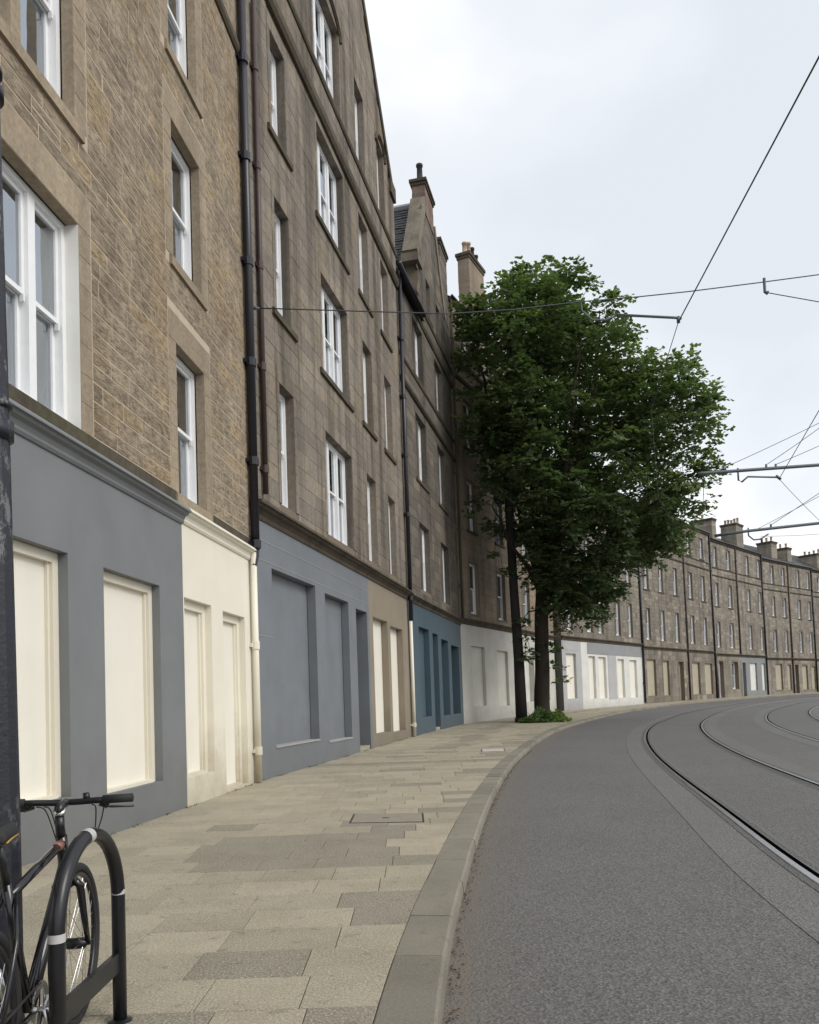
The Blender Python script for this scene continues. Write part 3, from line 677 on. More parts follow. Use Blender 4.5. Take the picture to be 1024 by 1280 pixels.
lay_stones(w, A, hq + courses(S0, S1, zs2, ex, .3, .9), M_['rubble'], .021, .0075, .004, 298, .0022)
for i, (a, b, c, d) in enumerate(big + sm):
    surround(w, A, a, b, c, d, M_['quoin'], .25, .40)
    if c > 5 or i in (3, 5): sill(w, A, a, b, c, M_['quoin'], .15, .06, .14)
for i, (a, b, c, d) in enumerate(big):
    if i in (0, 3): sash_window(w, A, a, b, c, d, DW, 3, True, .12, seed=i)
    else: sash_window(w, A, a, b, c, d, DW, 2, True, .16, M_['quoin'], seed=i)
m = MB(); a, b, c, d = big[0]
m.face([w.T(-DW, b - .004, c), w.T(.02, b - .004, c), w.T(.02, b - .004, d), w.T(-DW, b - .004, d)]); m.build('painted_reveal', M_['whiterev'], A)
for i, (a, b, c, d) in enumerate(sm): sash_window(w, A, a, b, c, d, DW, 1, True, seed=20 + i)
string(w, A, S0, S1, 12.86, 13.05, .09, M_['trimdark'])
m = MB(); facade(m, w, S0, S1, 3.99, 4.20, [], .035); m.face([w.T(.035, S0, 4.2), w.T(.035, S1, 4.2), w.T(-.1, S1, 4.23), w.T(-.1, S0, 4.23)]); m.build('sill_band', M_['trimdark'], A)
m = MB(); rv = []; facade(m, w, S0, 6.72, -.3, 3.9, cop + aop, .012); m.build('shopfront_wall', M_['grey'], A)
m = MB(); facade(m, w, 6.72, S1, -.3, 3.9, cop2, .008); m.build('shopfront_wall', M_['cream'], A)
cornice(w, A, S0, 6.72, 4.0, M_['grey'], .16, .20); cornice(w, A, 6.722, 9.78, 4.02, M_['cream'], .15, .20)
for a, b, c, d, dp in cop + aop: panel(w, A, a, b, c, d, dp, M_['panel'], M_['panelfr'], .10)
for a, b, c, d, dp in cop2: panel(w, A, a, b, c, d, dp, M_['panel'], M_['cream'], .12)
pipe(w, A, 9.70, .02, 3.95, M_['cream'], .055, .09, (.55, 2.35))
pipe(w, A, 9.74, 4.0, 16.0, M_['pipeblack'], .075, .12, (4.1, 5.55, 7.3, 9.1, 11.0, 12.8))
m = MB(); tube(m, [w.T(.12, 9.74, 4.1), w.T(.12, 9.74, 3.9), w.T(.09, 9.70, 3.72)], .06, 8); m.build('pipe_shoe', M_['pipeblack'], A)
m = MB(); m.face([w.T(.1, S0, 16), w.T(.1, S1, 16), w.T(-5, S1, 20), w.T(-5, S0, 20)]); m.face([w.T(-5, S0, 20), w.T(-5, S1, 20), w.T(-9, S1, 16.5), w.T(-9, S0, 16.5)]); m.build('roof', M_['slate'], A)

# ================================================================ tenement 2 (tall brown ashlar with gable)
w = WB; W_ = w.L
B = thing('tenement_building', 'tall smooth brown ashlar tenement with triple windows over blue grey and taupe shopfronts', 'building', w.T(0, 0, 0), 'tenements of the curved terrace')
c1 = (1.60, 2.40); c2 = (4.50, 6.66); c3 = (8.15, 9.12); c4 = (10.65, 11.58)
rows = [(5.20, 7.60), (9.0, 11.36), (12.68, 15.02), (16.52, 18.95)]
wins = [(c[0], c[1], z0, z1 if not (c is c1 and k == 2) else 14.8, 3 if c is c2 else 1) for k, (z0, z1) in enumerate(rows) for c in (c1, c2, c3, c4)]
ops = [(a, b, c, d, .17) for a, b, c, d, l in wins]
sk = lambda s, z: z < 18.6 or (z < 18.65 + (12.6 - s) * 1.13 and z < 18.65 + (s + .35) * 1.13)
m = MB(); rv = []; facade(m, w, .0, W_, 4.6, 18.6, ops, -.004, rev=rv)
facade(m, w, .4, 12.2, 18.6, 19.0, [(o[0], o[1], 18.5, o[3], .17) for o in ops if o[3] > 18.6], -.004, rev=[])
m.face([w.T(-.004, .4, 19.0), w.T(-.004, 12.2, 19.0), w.T(-.004, 6.15, 25.9)])
m.build('wall', M_['mortarB'], B); [q_.build('window_reveal', M_['ashlarB'], B) for q_ in rv]; body(B, w, 0, W_, 18.5, M_['ashlarB'])
m = MB(); m.face([w.T(-.5, .2, 18.6), w.T(-.5, 12.6, 18.6), w.T(-.5, 6.15, 25.6)]); m.face([w.T(-.5, 12.7, 18.5), w.T(-.5, 6.15, 25.3), w.T(-9, 6.15, 25.3), w.T(-9, 12.7, 18.5)]); m.face([w.T(-.5, 0, 18.5), w.T(-9, 0, 18.5), w.T(-9, 6.15, 25.3), w.T(-.5, 6.15, 25.3)]); m.build('roof', M_['slate'], B)
jw = .14; ex = [(a - jw, b + jw, c - .13, d + .32) for a, b, c, d, l in wins] + [(0, W_, 15.22, 15.50), (0, W_, 16.36, 16.52)]
zs = cuts(4.74, 25.6, .335, [5.07, 5.2, 7.6, 7.92, 8.87, 11.36, 11.68, 12.55, 15.02, 15.22, 15.5, 16.36, 16.52, 18.95, 19.27])
qs = courses(0.03, W_ - .03, zs, ex, .55, 1.15, sk)
lay_stones(w, B, qs, M_['ashlarB'], .010, .0025, .005, 298, .0)
for a, b, c, d, l in wins:
    surround(w, B, a, b, c, d, M_['ashlarB'], .14, .32 if d < 18 or l == 1 else .32, .018, bh=.4)
    if 8 < c < 16: sill(w, B, a, b, c, M_['trimdark'], .14, .07, .26)
    sash_window(w, B, a, b, c, d, .17, l, True, .13, seed=int(a * 10 + c))
string(w, B, 0, W_, 15.22, 15.50, .13, M_['trimdark']); string(w, B, 0, W_, 16.36, 16.52, .07, M_['trimdark'])
for (a, b) in (c2, c4):        # arched hood over the attic windows
    m = MB(); cx = (a + b) / 2; rr = (b - a) / 2 + .12; pts = [w.T(.03, cx + rr * math.cos(t), 18.6 + .75 * rr * math.sin(t) * (1 if b - a < 1.5 else .6) + .15) for t in np.linspace(0, math.pi, 13)]; tube(m, pts, .07, 6); m.build('hood_mould', M_['trimdark'], B)
m = MB()          # raking skew of the gable
for (sa, za, sb, zb) in ((12.78, 18.62, 6.15, 26.1), (-.48, 18.62, 6.15, 26.1)):
    ds, dz = sb - sa, zb - za; l = math.hypot(ds, dz); k = 12
    for i in range(k):
        u0, u1 = i / k, (i + 1) / k; nx_, nz_ = (-dz / l * .12 * (1 if ds < 0 else -1) * -1, abs(ds) / l * .12)
        p = [(sa + ds * u0, za + dz * u0), (sa + ds * u1, za + dz * u1)]
        v = [w.T(n_, q[0] + o_ * nx_, q[1] + o_ * nz_) for n_ in (-.55, .06) for q in p for o_ in (-1.0, 1)]
        m.add(v, [(0, 1, 3, 2), (4, 6, 7, 5), (0, 4, 5, 1), (2, 3, 7, 6), (0, 2, 6, 4), (1, 5, 7, 3)], random.random()); m.build('skew_stone', M_['trimdark'], B); m = MB()
wbox(m, w, 12.35, W_ + .02, -.55, .09, 18.25, 18.72, .4); m.build('gable_skew', M_['trimdark'], B)
cornice(w, B, 0.02, 12.94, 4.92, M_['trimdark'], .24, .28)
g1 = [(.95, 3.45, .56, 3.85, .19), (4.10, 5.95, .47, 3.78, .18), (6.62, 7.70, .05, 3.70, .75)]; g2 = [(8.32, 10.02, .42, 3.66, .19), (10.36, 12.05, .37, 3.58, .19)]
m = MB(); facade(m, w, .02, 7.92, -.3, 4.66, g1, .010); m.build('shopfront_wall', M_['blue'], B)
m = MB(); facade(m, w, 7.92, 12.98, -.3, 4.66, g2, .008); m.build('shopfront_wall', M_['taupe'], B)
for a, b, c, d, dp in g1:
    panel(w, B, a, b, c, d, dp, M_['blue'])
m = MB()
for a, b, c, d, dp in g1[:2]: wbox(m, w, a - .01, b - .002, -dp, .03, c - .03, c + .002)
m.build('shop_sill', M_['e1'], B)
m = MB(); wbox(m, w, 6.64, 7.68, -.7, -.02, .04, .17); m.build('door_step', M_['slab'], B)
m = MB()
for z in (3.92, 4.28): wbox(m, w, .02, 7.92, .010, .016, z, z + .018)
wbox(m, w, .02, .95, .010, .016, 2.55, 2.568); m.build('render_groove', M_['e3'], B)
for a, b, c, d, dp in g2: panel(w, B, a, b, c, d, dp, M_['panel'], None)
pipe(w, B, .62, 5.15, 14.5, M_['pipebrown'], .05, .08, (5.6, 7.5, 9.4, 11.3, 13.2), -.02)
pipe(w, B, 12.93, 3.95, 15.9, M_['pipeblack'], .07, .13, (4.7, 7.5, 9.5, 11.5, 13.5)); pipe(w, B, 12.93, .12, 3.93, M_['cream'], .06, .11, (.5,))
m = MB(); wbox(m, w, -.02, .04, -.2, .02, -.3, 4.62); wbox(m, w, 12.985, W_ + .01, -.2, .012, -.3, 4.8); m.build('party_joint', M_['edark'], B)

# ================================================================ tenement 3 (sooty, teal shopfront)
w = WC; W_ = w.L
C = thing('tenement_building', 'sooty dark tenement with slate cross roof and gable chimney over a teal shopfront', 'building', w.T(0, 0, w.g(0)), 'tenements of the curved terrace')
cc = [(2.15, 3.85), (6.05, 7.70)]; rows = [(5.30, 7.75), (9.35, 11.80), (13.25, 15.40)]
wins = [(a, b, z0, z1) for z0, z1 in rows for a, b in cc]; wins2 = [(4.9, 5.7, 16.7, 18.2), (6.9, 7.7, 16.7, 18.1)]
ops = [(a, b, c, d, .19) for a, b, c, d in wins]
m = MB(); rv = []; facade(m, w, 0, W_, 4.5, 15.7, ops, -.004, rev=rv); facade(m, w, 3.55, W_, 15.7, 18.5, [(a, b, c, d, .26) for a, b, c, d in wins2], -.004, rev=rv)
m.face([w.T(-.004, 3.55, 18.5), w.T(-.004, 8.65, 18.5), w.T(-.004, 6.95, 21.5), w.T(-.004, 5.4, 21.5)])
m.face([w.T(-.004, 3.55, 15.7), w.T(-.004, 3.55, 18.5), w.T(-.6, 3.55, 18.5), w.T(-.6, 3.55, 15.7)])
m.build('wall', M_['mortarB'], C); [q_.build('window_reveal', M_['ashlarC'], C) for q_ in rv]; body(C, w, 0, W_, 15.6, M_['ashlarC'])
ex = [(a - .13, b + .13, c - .13, d + .3) for a, b, c, d in wins + wins2] + [(0, W_, 12.15, 12.33), (0, W_, 13.05, 13.18), (2.6, W_, 15.62, 15.85)]
sk = lambda s, z: (z < 15.6) or (s > 3.6 and (z < 18.5 or (z < 18.4 + (s - 3.65) * 1.74 and z < 18.4 + (8.6 - s) * 1.74)))
zs = cuts(4.72, 21.4, .34, [5.17, 5.3, 7.75, 8.05, 9.22, 11.8, 12.15, 12.33, 13.05, 13.18, 15.4, 15.62, 15.85, 18.5])
lay_stones(w, C, courses(0.03, W_ - .03, zs, ex, .5, 1.05, sk), M_['ashlarC'], .012, .0035, .006, 298, .0)
sm_ = MB()
for a, b, c, d in wins + wins2:
    surround1(sm_, w, a, b, c, d, .13, .3, .02)
    if c > 5.4: sill(w, C, a, b, c, M_['trimdark'], .13, .07, .2)
    sash_window(w, C, a, b, c, d, .19, 2 if b - a > 1 else 1, True, .22, M_['ashlarC'] if b - a > 1 else None, seed=int(a * 9 + c))
stuff(sm_.build('surround_stones', M_['ashlarC'], C))
string(w, C, 0, W_, 12.15, 12.33, .13, M_['trimdark']); string(w, C, 0, W_, 13.05, 13.18, .07, M_['trimdark']); string(w, C, 2.6, W_, 15.62, 15.85, .10, M_['trimdark']); string(w, C, 3.6, W_, 16.4, 16.55, .07, M_['trimdark'])
m = MB(); tube(m, [w.T(.28, -.75, 15.75), w.T(.28, 3.0, 15.72)], .10, 8); m.build('gutter', M_['pipeblack'], C, True)
m = MB()          # cross roof: slates in rows on the slope that faces down the street
E0 = Vector((3.45, 17.9)); E1 = Vector((6.15, 22.0)); dv = (E1 - E0); ln = dv.length; dv.normalize(); nv = Vector((-dv.y, dv.x))
m.face([w.T(-.5, E0.x, E0.y), w.T(-8, E0.x, E0.y), w.T(-8, E1.x, E1.y), w.T(-.5, E1.x, E1.y)], .2)
m.face([w.T(-.5, E1.x, E1.y), w.T(-8, E1.x, E1.y), w.T(-8, 8.9, 17.9), w.T(-.5, 8.9, 17.9)], .2)
m.face([w.T(.2, 0, 15.75), w.T(.2, 3.6, 15.75), w.T(-6, 3.6, 19.8), w.T(-6, 0, 19.8)], .2); m.face([w.T(-8, 0, 15.6), w.T(-8, W_, 15.6), w.T(-6, W_, 19.8), w.T(-6, 0, 19.8)])
m.face([w.T(-.6, 3.55, 15.6), w.T(-8, 3.55, 15.6), w.T(-8, 3.55, 18.1), w.T(-.6, 3.55, 18.1)], .2); m.face([w.T(-.02, 8.6, 18.45), w.T(-.02, W_, 18.45), w.T(-6, W_, 20.5), w.T(-6, 8.6, 20.5)])
m.build('roof', M_['slate'], C)
m = MB(); r0 = 0
while r0 < ln - .1:
    n_ = -.5
    while n_ > -5:
        wd = random.uniform(.22, .42); e0, e1 = r0 + random.uniform(-.02, .02), r0 + .26; th = random.uniform(.025, .06)
        P = lambda u, o, n: w.T(n, E0.x + dv.x * u + nv.x * o, E0.y + dv.y * u + nv.y * o)
        v = [P(e0, .0, n_), P(e0, .0, n_ - wd + .01), P(e0, th, n_ - wd + .01), P(e0, th, n_), P(e1, .012, n_ - wd + .01), P(e1, .012, n_)]
        m.add(v, [(0, 1, 2, 3), (3, 2, 4, 5), (0, 3, 5), (1, 4, 2)], random.random()); n_ -= wd
    r0 += .21
stuff(m.build('roof_slates', M_['slate'], C))
m = MB(); tube(m, [w.T(-.4, E1.x, E1.y + .03), w.T(-8, E1.x, E1.y + .03)], .13, 6); m.build('ridge_flashing', M_['lead'], C)
m = MB()
for sa, za, sb, zb in ((3.45, 18.35, 5.30, 21.55), (8.85, 18.35, 7.05, 21.55)):
    k = 7; ds, dz = sb - sa, zb - za; sg = 1 if ds > 0 else -1
    for i in range(k):
        u0, u1 = i / k, (i + 1) / k
        v = [w.T(n_, sa + ds * u + sg * -.20 * o_ + .0, za + dz * u + .13 * o_) for n_ in (-.52, .07) for u in (u0, u1) for o_ in (-.5, 1)]
        m.add(v, [(0, 1, 3, 2), (4, 6, 7, 5), (0, 4, 5, 1), (2, 3, 7, 6), (0, 2, 6, 4), (1, 5, 7, 3)], random.uniform(.5, 1)); m.build('skew_stone', M_['trimfar'], C); m = MB()
m = MB(); wbox(m, w, 3.15, 3.95, -.55, .12, 18.0, 18.32, .7); m.build('skew_putt', M_['trimfar'], C)
stack(w, C, 5.35, 6.98, -.50, .03, 21.1, 22.35, M_['brick'], 2, M_['potdark'], M_['trimdark'], 's', .24, .85)
stack(w, C, 8.3, 9.85, -.75, .02, 18.3, 21.5, M_['ashlarC'], 0, M_['pot'], M_['trimdark'], 's', .26)
cornice(w, C, .12, W_, 4.88, M_['trimdark'], .2, .25)
co = [(1.5, 3.2, .70, 3.9, .2), (3.82, 4.8, .14, 3.84, .55), (5.45, 6.9, .66, 3.72, .4), (7.55, 9.35, .66, 3.60, .7)]
m = MB(); facade(m, w, 0.06, W_, -.3, 4.65, co, .008); m.build('shopfront_wall', M_['teal'], C)
for a, b, c, d, dp in co: panel(w, C, a, b, c, d, dp, M_['teal'])
m = MB(); wbox(m, w, 3.84, 4.78, -.5, -.02, .1, .25); m.build('door_step', M_['slab'], C)

# ================================================================ the rest of the terrace
def tenement(w, label, zs_, cols, rows, mat, mort, shopsegs, ops, eave, strings, cor=4.8, pipes=(), stacks=(), ridge=3.3, skip=(), lh=.28, course=.30, extra=None, s0=0.0, l=(.4, .9), lead=True, roofn=-5.5, group=True, dwin=()):
    W_ = w.L; root = thing('tenement_building', label, 'building', w.T(0, 0, w.g(0)), 'tenements of the curved terrace')
    wins = [(a, b, c, d) for i, (c, d) in enumerate(rows) for j, (a, b) in enumerate(cols) if (i, j) not in skip]
    m = MB(); rv = []; facade(m, w, s0, W_, cor - .25, eave, [q + (.15,) for q in wins], -.004, rev=rv); m.build('wall', mort, root); [q_.build('window_reveal', mat, root) for q_ in rv]
    body(root, w, s0, W_, eave, mat, -9)
    jw = .15; ex = [(a - jw, b + jw, c - .13, d + lh) for a, b, c, d in wins] + [(0, W_, q[0], q[1]) for q in strings]
    must = [x for c, d in rows for x in (c - .13, c, d, d + lh)] + [x for q in strings for x in q[:2]]
    blk = MB()
    for q in courses(s0 + .01, W_ - .01, cuts(cor - .02, eave, course, must), ex, l[0], l[1]): block(blk, w, q, -.02, .014 * random.uniform(.6, 1.5), .005, .008, random.random())
    stuff(blk.build('wall_stones', mat, root))
    tr = MB()
    for a, b, c, d in wins: surround1(tr, w, a, b, c, d, jw, lh, .024)
    stuff(tr.build('surround_stones', M_['trimfar'], root))
    for a, b, c, d in wins:
        if c > cor + 1.0: sill(w, root, a, b, c, M_['trimdark'], .12, .07, .14)
        sash_window(w, root, a, b, c, d, .15, 1, False, seed=int(a * 31 + c * 7 + w.P0[0]))
    for q in strings: string(w, root, s0, W_, q[0], q[1], q[2], M_['trimdark'])
    cornice(w, root, s0, W_, cor + .05, M_['trimdark'], .18, .28)
    string(w, root, s0, W_, eave - .16, eave + .02, .16, M_['trimdark'], 'eaves_course')
    m = MB(); tube(m, [w.T(.2, s0 + .02, eave + .05), w.T(.2, W_ - .02, eave + .05)], .075, 6); m.build('gutter', M_['pipeblack'], root, True)
    m = MB(); k = 16
    for i in range(k):
        u0, u1 = i / k, (i + 1) / k
        m.face([w.T(.12 + (roofn - .12) * u0, s0, eave + .05 + ridge * u0 + .03 * (i % 2)), w.T(.12 + (roofn - .12) * u0, W_, eave + .05 + ridge * u0 + .03 * (i % 2)), w.T(.12 + (roofn - .12) * u1, W_, eave + .05 + ridge * u1), w.T(.12 + (roofn - .12) * u1, s0, eave + .05 + ridge * u1)], random.random())
    m.face([w.T(roofn, s0, eave + ridge), w.T(roofn, W_, eave + ridge), w.T(-9, W_, eave), w.T(-9, s0, eave)]); m.build('roof', M_['slate'], root)
    for a, b, mt in shopsegs:
        oo = [o[:5] for o in ops if a <= (o[0] + o[1]) / 2 < b]; m = MB()
        facade(m, w, a, b, -.3, cor - .22, oo, .006); m.build('shopfront_wall', M_[mt] if mt[:3] != 'ash' else M_['mortarB'], root)
        if mt[:3] == 'ash':
            bk_ = MB(); zz_ = cuts(-.3, cor - .22, .38, [])
            for q in courses(a + .01, b - .01, zz_, [(o[0] - .01, o[1] + .01, o[2] - .01, o[3] + .01) for o in oo], .5, 1.0): block(bk_, w, q, 0, .02, .004, .007, random.random())
            stuff(bk_.build('shopfront_stones', M_[mt], root))
    for o in ops:
        a, b, c, d, dp, mt = o[:6]
        if mt == 'win':
            sash_window(w, root, a, b, c, d, dp, 1, False, seed=int(a * 3))
            m = MB(); wbox(m, w, a, b, -dp - .15, -dp - .141, c, d); m.build('window_back', M_['dark'], root)
        else: panel(w, root, a, b, c, d, dp, M_[mt], None)
    for s, z0, z1, mt, r_ in pipes: pipe(w, root, s, z0, z1, M_[mt], r_, .11, tuple(np.arange(z0 + 1.5, z1 - .5, 2.6)))
    for q in stacks: stack(w, root, *q)
    return root
g_ = lambda w, s: w.g(s)
D = tenement(WD, 'mid brown tenement behind the pole and tree with pale grey rendered shopfront', 0, [(1.38, 2.45), (5.2, 6.35), (9.3, 10.5), (12.9, 14.0)], [(5.3, 7.75), (9.28, 11.74), (13.3, 15.6), (17.4, 19.0)],
    M_['ashlarD'], M_['mortarB'], [(0, 15.18, 'lgrey')], [(1.25, 3.0, .93, 3.76, .14, 'lgreyp'), (4.72, 6.38, .86, 3.69, .14, 'lgreyp'), (8.95, 10.9, 1.0, 3.6, .3, 'e2'), (12.3, 13.9, 1.0, 3.6, .3, 'e2')], 19.9, [(16.3, 16.5, .12), (17.15, 17.3, .1)], 4.95,
    pipes=[(-.0 + .10, 4.95, 19.8, 'trimdark', .06), (8.0, .4, 19.7, 'pipeblack', .06)], stacks=[(3.15, 5.2, -.68, -.08, 19.5, 23.4, M_['ashlarD'], 4, M_['pot'], M_['trimdark'], 's', .3, .8)], course=.33, l=(.5, 1.0))
ecols = [(.9, 1.8), (4.05, 5.0), (5.95, 6.85), (9.15, 10.05), (11.6, 12.5)]; R3 = [(5.45, 7.95), (9.42, 11.8), (13.25, 15.15)]
Eb = tenement(WE, 'tenement right of the tree over a white and light grey shopfront with five blank panels', 0, ecols, R3, M_['ashlarE'], M_['mortarB'], [(0, 2.9, 'e1'), (2.9, 3.9, 'e2'), (3.9, 14.31, 'e2')],
    [(.57, 2.05, 1.06, 3.93, .16, 'panel'), (4.05, 5.15, 1.0, 3.84, .16, 'panel'), (5.7, 7.0, .98, 3.82, .16, 'panel'), (9.15, 10.4, .96, 3.75, .16, 'panel'), (11.5, 12.95, .94, 3.73, .16, 'panel')], 15.95, [(12.35, 12.5, .1), (13.0, 13.13, .08)], 4.98,
    pipes=[(14.2, .5, 15.9, 'pipeblack', .08)], stacks=[(6.5, 8.2, -2.6, -1.0, 16.2, 18.6, M_['ashlarF'], 3, M_['pot'], M_['trimdark'], 'n', .25, .6)])
m = MB(); facade(m, WE, 3.9, 14.1, 4.02, 4.72, [], .02); wbox(m, WE, 3.9, 14.1, .02, .04, 4.0, 4.06); m.build('fascia', M_['e3'], Eb)
m = MB(); facade(m, WE, .1, 2.85, 4.15, 4.72, [], .02); m.build('fascia', M_['e1'], Eb)
m = MB(); wbox(m, WE, 7.35, 8.85, .006, .025, .9, 3.98); m.build('grey_pilaster', M_['e1'], Eb)
m = MB(); e_ = WE; m.face([e_.T(.006, 0.0, -.3), e_.T(-2.4, -.02, -.3), e_.T(-2.4, -.02, 4.8), e_.T(.006, 0.0, 4.8)]); m.build('side_wall', M_['edark'], Eb)
R3b = [(5.40, 7.88), (9.40, 11.70), (13.28, 15.18)]
Fb = tenement(WF, 'grey rubble tenement with brown stone ground floor and beige blank panels', 0, [(.95, 1.85), (3.95, 4.85), (7.15, 8.05), (10.7, 11.7), (14.05, 14.95)], R3b, M_['ashlarE'], M_['mortarB'], [(0, 16.63, 'ashlarE')],
    [(.75, 2.5, 1.0, 3.84, .15, 'beige'), (4.0, 5.3, .98, 3.78, .15, 'beige'), (7.4, 8.6, .5, 3.76, .3, 'taupe'), (10.6, 12.5, .95, 3.75, .15, 'beige'), (13.8, 15.8, .92, 3.71, .15, 'beige')], 15.85, [(12.35, 12.5, .1), (13.0, 13.12, .07)], 4.82,
    pipes=[(9.6, .5, 15.8, 'pipebrown', .07), (16.55, .5, 15.8, 'pipeblack', .08)], stacks=[(8.6, 10.2, -2.8, -1.0, 16.2, 18.6, M_['ashlarF'], 3, M_['pot'], M_['trimdark'], 'n', .25, .6)])
Gb = tenement(WG, 'far tenement with recessed sash windows at street level beside a blue grey shopfront', 0, [(.85, 1.75), (4.1, 5.15), (9.15, 10.15), (12.5, 13.5)], [(5.27, 7.7), (9.2, 11.4), (12.92, 14.85)], M_['ashlarF'], M_['mortarB'], [(0, 6.7, 'ashlarF'), (6.7, 7.9, 'gshop'), (7.9, 13.75, 'gshop')],
    [(.85, 2.0, .55, 3.95, .35, 'win'), (4.15, 5.75, 1.3, 3.93, .35, 'win'), (6.95, 7.8, .5, 3.9, .4, 'edark'), (8.95, 10.9, 1.1, 3.88, .15, 'e2'), (12.3, 13.4, 1.08, 3.87, .15, 'e2')], 15.4, [(12.0, 12.14, .09), (12.72, 12.84, .06)], 4.65,
    pipes=[(6.4, 4.7, 15.3, 'pipebrown', .07), (13.65, .5, 15.3, 'pipeblack', .08), (.1, .5, 4.6, 'pipeblack', .1)],
    stacks=[(3.6, 4.6, -3.2, -1.0, 15.6, 17.9, M_['ashlarF'], 1, M_['pot'], M_['trimdark'], 'n', .25, .5), (10.0, 11.9, -2.6, -1.0, 15.8, 18.3, M_['ashlarF'], 5, M_['pot'], M_['trimdark'], 'n', .25, .6)])
Hb = tenement(WH, 'far tenement with a dark close doorway between narrow beige panels', 0, [(2.1, 2.9), (4.8, 5.65), (8.6, 9.45), (11.3, 12.15)], [(5.15, 7.52), (9.0, 11.12), (12.55, 14.5)], M_['ashlarF'], M_['mortarB'], [(0, 12.6, 'ashlarF')],
    [(2.1, 3.75, 1.05, 3.82, .15, 'beige'), (5.0, 5.95, 1.0, 3.75, .15, 'beige'), (7.0, 7.85, .55, 3.76, .5, 'dark'), (8.8, 10.25, .95, 3.68, .15, 'beige'), (11.3, 12.5, .92, 3.6, .15, 'beige')], 15.0, [(11.75, 11.89, .09), (12.4, 12.5, .06)], 4.45,
    pipes=[(6.3, .5, 14.9, 'pipebrown', .08), (12.55, .5, 14.9, 'pipeblack', .08)],
    stacks=[(5.0, 6.4, -2.6, -1.0, 15.2, 17.4, M_['ashlarF'], 3, M_['pot'], M_['trimdark'], 'n', .25, .6), (9.0, 10.1, -2.3, -1.0, 15.2, 17.1, M_['ashlarF'], 2, M_['pot'], M_['trimdark'], 'n', .25, .6)])
Ib = tenement(WI, 'farthest tenement cut by the right edge of the view', 0, [(1.5, 2.4), (4.5, 5.4), (8.5, 9.4), (11.5, 12.4)], [(5.1, 7.4), (8.9, 11.0), (12.4, 14.3)], M_['ashlarF'], M_['mortarB'], [(0, WI.L, 'ashlarF')],
    [(1.5, 3.2, 1.05, 3.7, .15, 'beige'), (5.0, 6.2, 1.05, 3.7, .15, 'beige'), (9, 10.5, 1.05, 3.7, .15, 'beige')], 14.8, [(11.7, 11.85, .09), (12.25, 12.36, .06)], 4.4, pipes=[(7, .5, 14.7, 'pipeblack', .08)],
    stacks=[(4.0, 6.2, -3.2, -1.0, 15, 17.1, M_['ashlarF'], 4, M_['pot'], M_['trimdark'], 'n', .25, .6)])
tenement(WJ, 'tenement beyond the right edge of the view', 0, [(1.5, 2.4), (4.5, 5.4), (8.5, 9.4), (11.5, 12.4)], [(5.1, 7.4), (8.9, 11.0), (12.4, 14.3)], M_['ashlarF'], M_['mortarB'], [(0, WJ.L, 'ashlarF')], [(2, 3.5, 1.05, 3.7, .15, 'beige')], 14.8, [(11.7, 11.85, .09)], 4.4)
# ================================================================ tree
rt = random.Random(11)
TB = (5.86, 36.0)
tree = thing('broadleaf_tree', 'large dense dark green street tree at the kerb beside the black pole', 'tree', (TB[0], TB[1], g(36)))
OUT = [(2.2, 15.7), (2.4, 19.2), (3.6, 20.2), (4.6, 20.9), (6.1, 21.6), (7.5, 21.4), (8.8, 20.3), (10.2, 18.9), (11.2, 17.6), (12.9, 16.8), (14.1, 16.2), (14.6, 14.0), (14.7, 12.2), (14.5, 10.3), (13.2, 8.0), (11.6, 7.3), (10.2, 6.9), (9.0, 5.0), (7.7, 4.7), (6.7, 5.0), (5.7, 6.5), (4.6, 8.0), (3.4, 9.6), (3.3, 12.0), (2.4, 13.5)]
OUT = [(x - .45 if x > 11 else x, z - .45 if z > 16 else z) for x, z in OUT]
def inpoly(x, z, P):
    c = False; j = len(P) - 1
    for i in range(len(P)):
        if (P[i][1] > z) != (P[j][1] > z) and x < (P[j][0] - P[i][0]) * (z - P[i][1]) / (P[j][1] - P[i][1]) + P[i][0]: c = not c
        j = i
    return c
def edge_d(x, z, P):
    best = 9e9
    for i in range(len(P)):
        a = np.array(P[i - 1]); b = np.array(P[i]); q = np.array((x, z)); t = np.clip(np.dot(q - a, b - a) / np.dot(b - a, b - a), 0, 1); best = min(best, np.linalg.norm(q - a - (b - a) * t))
    return best
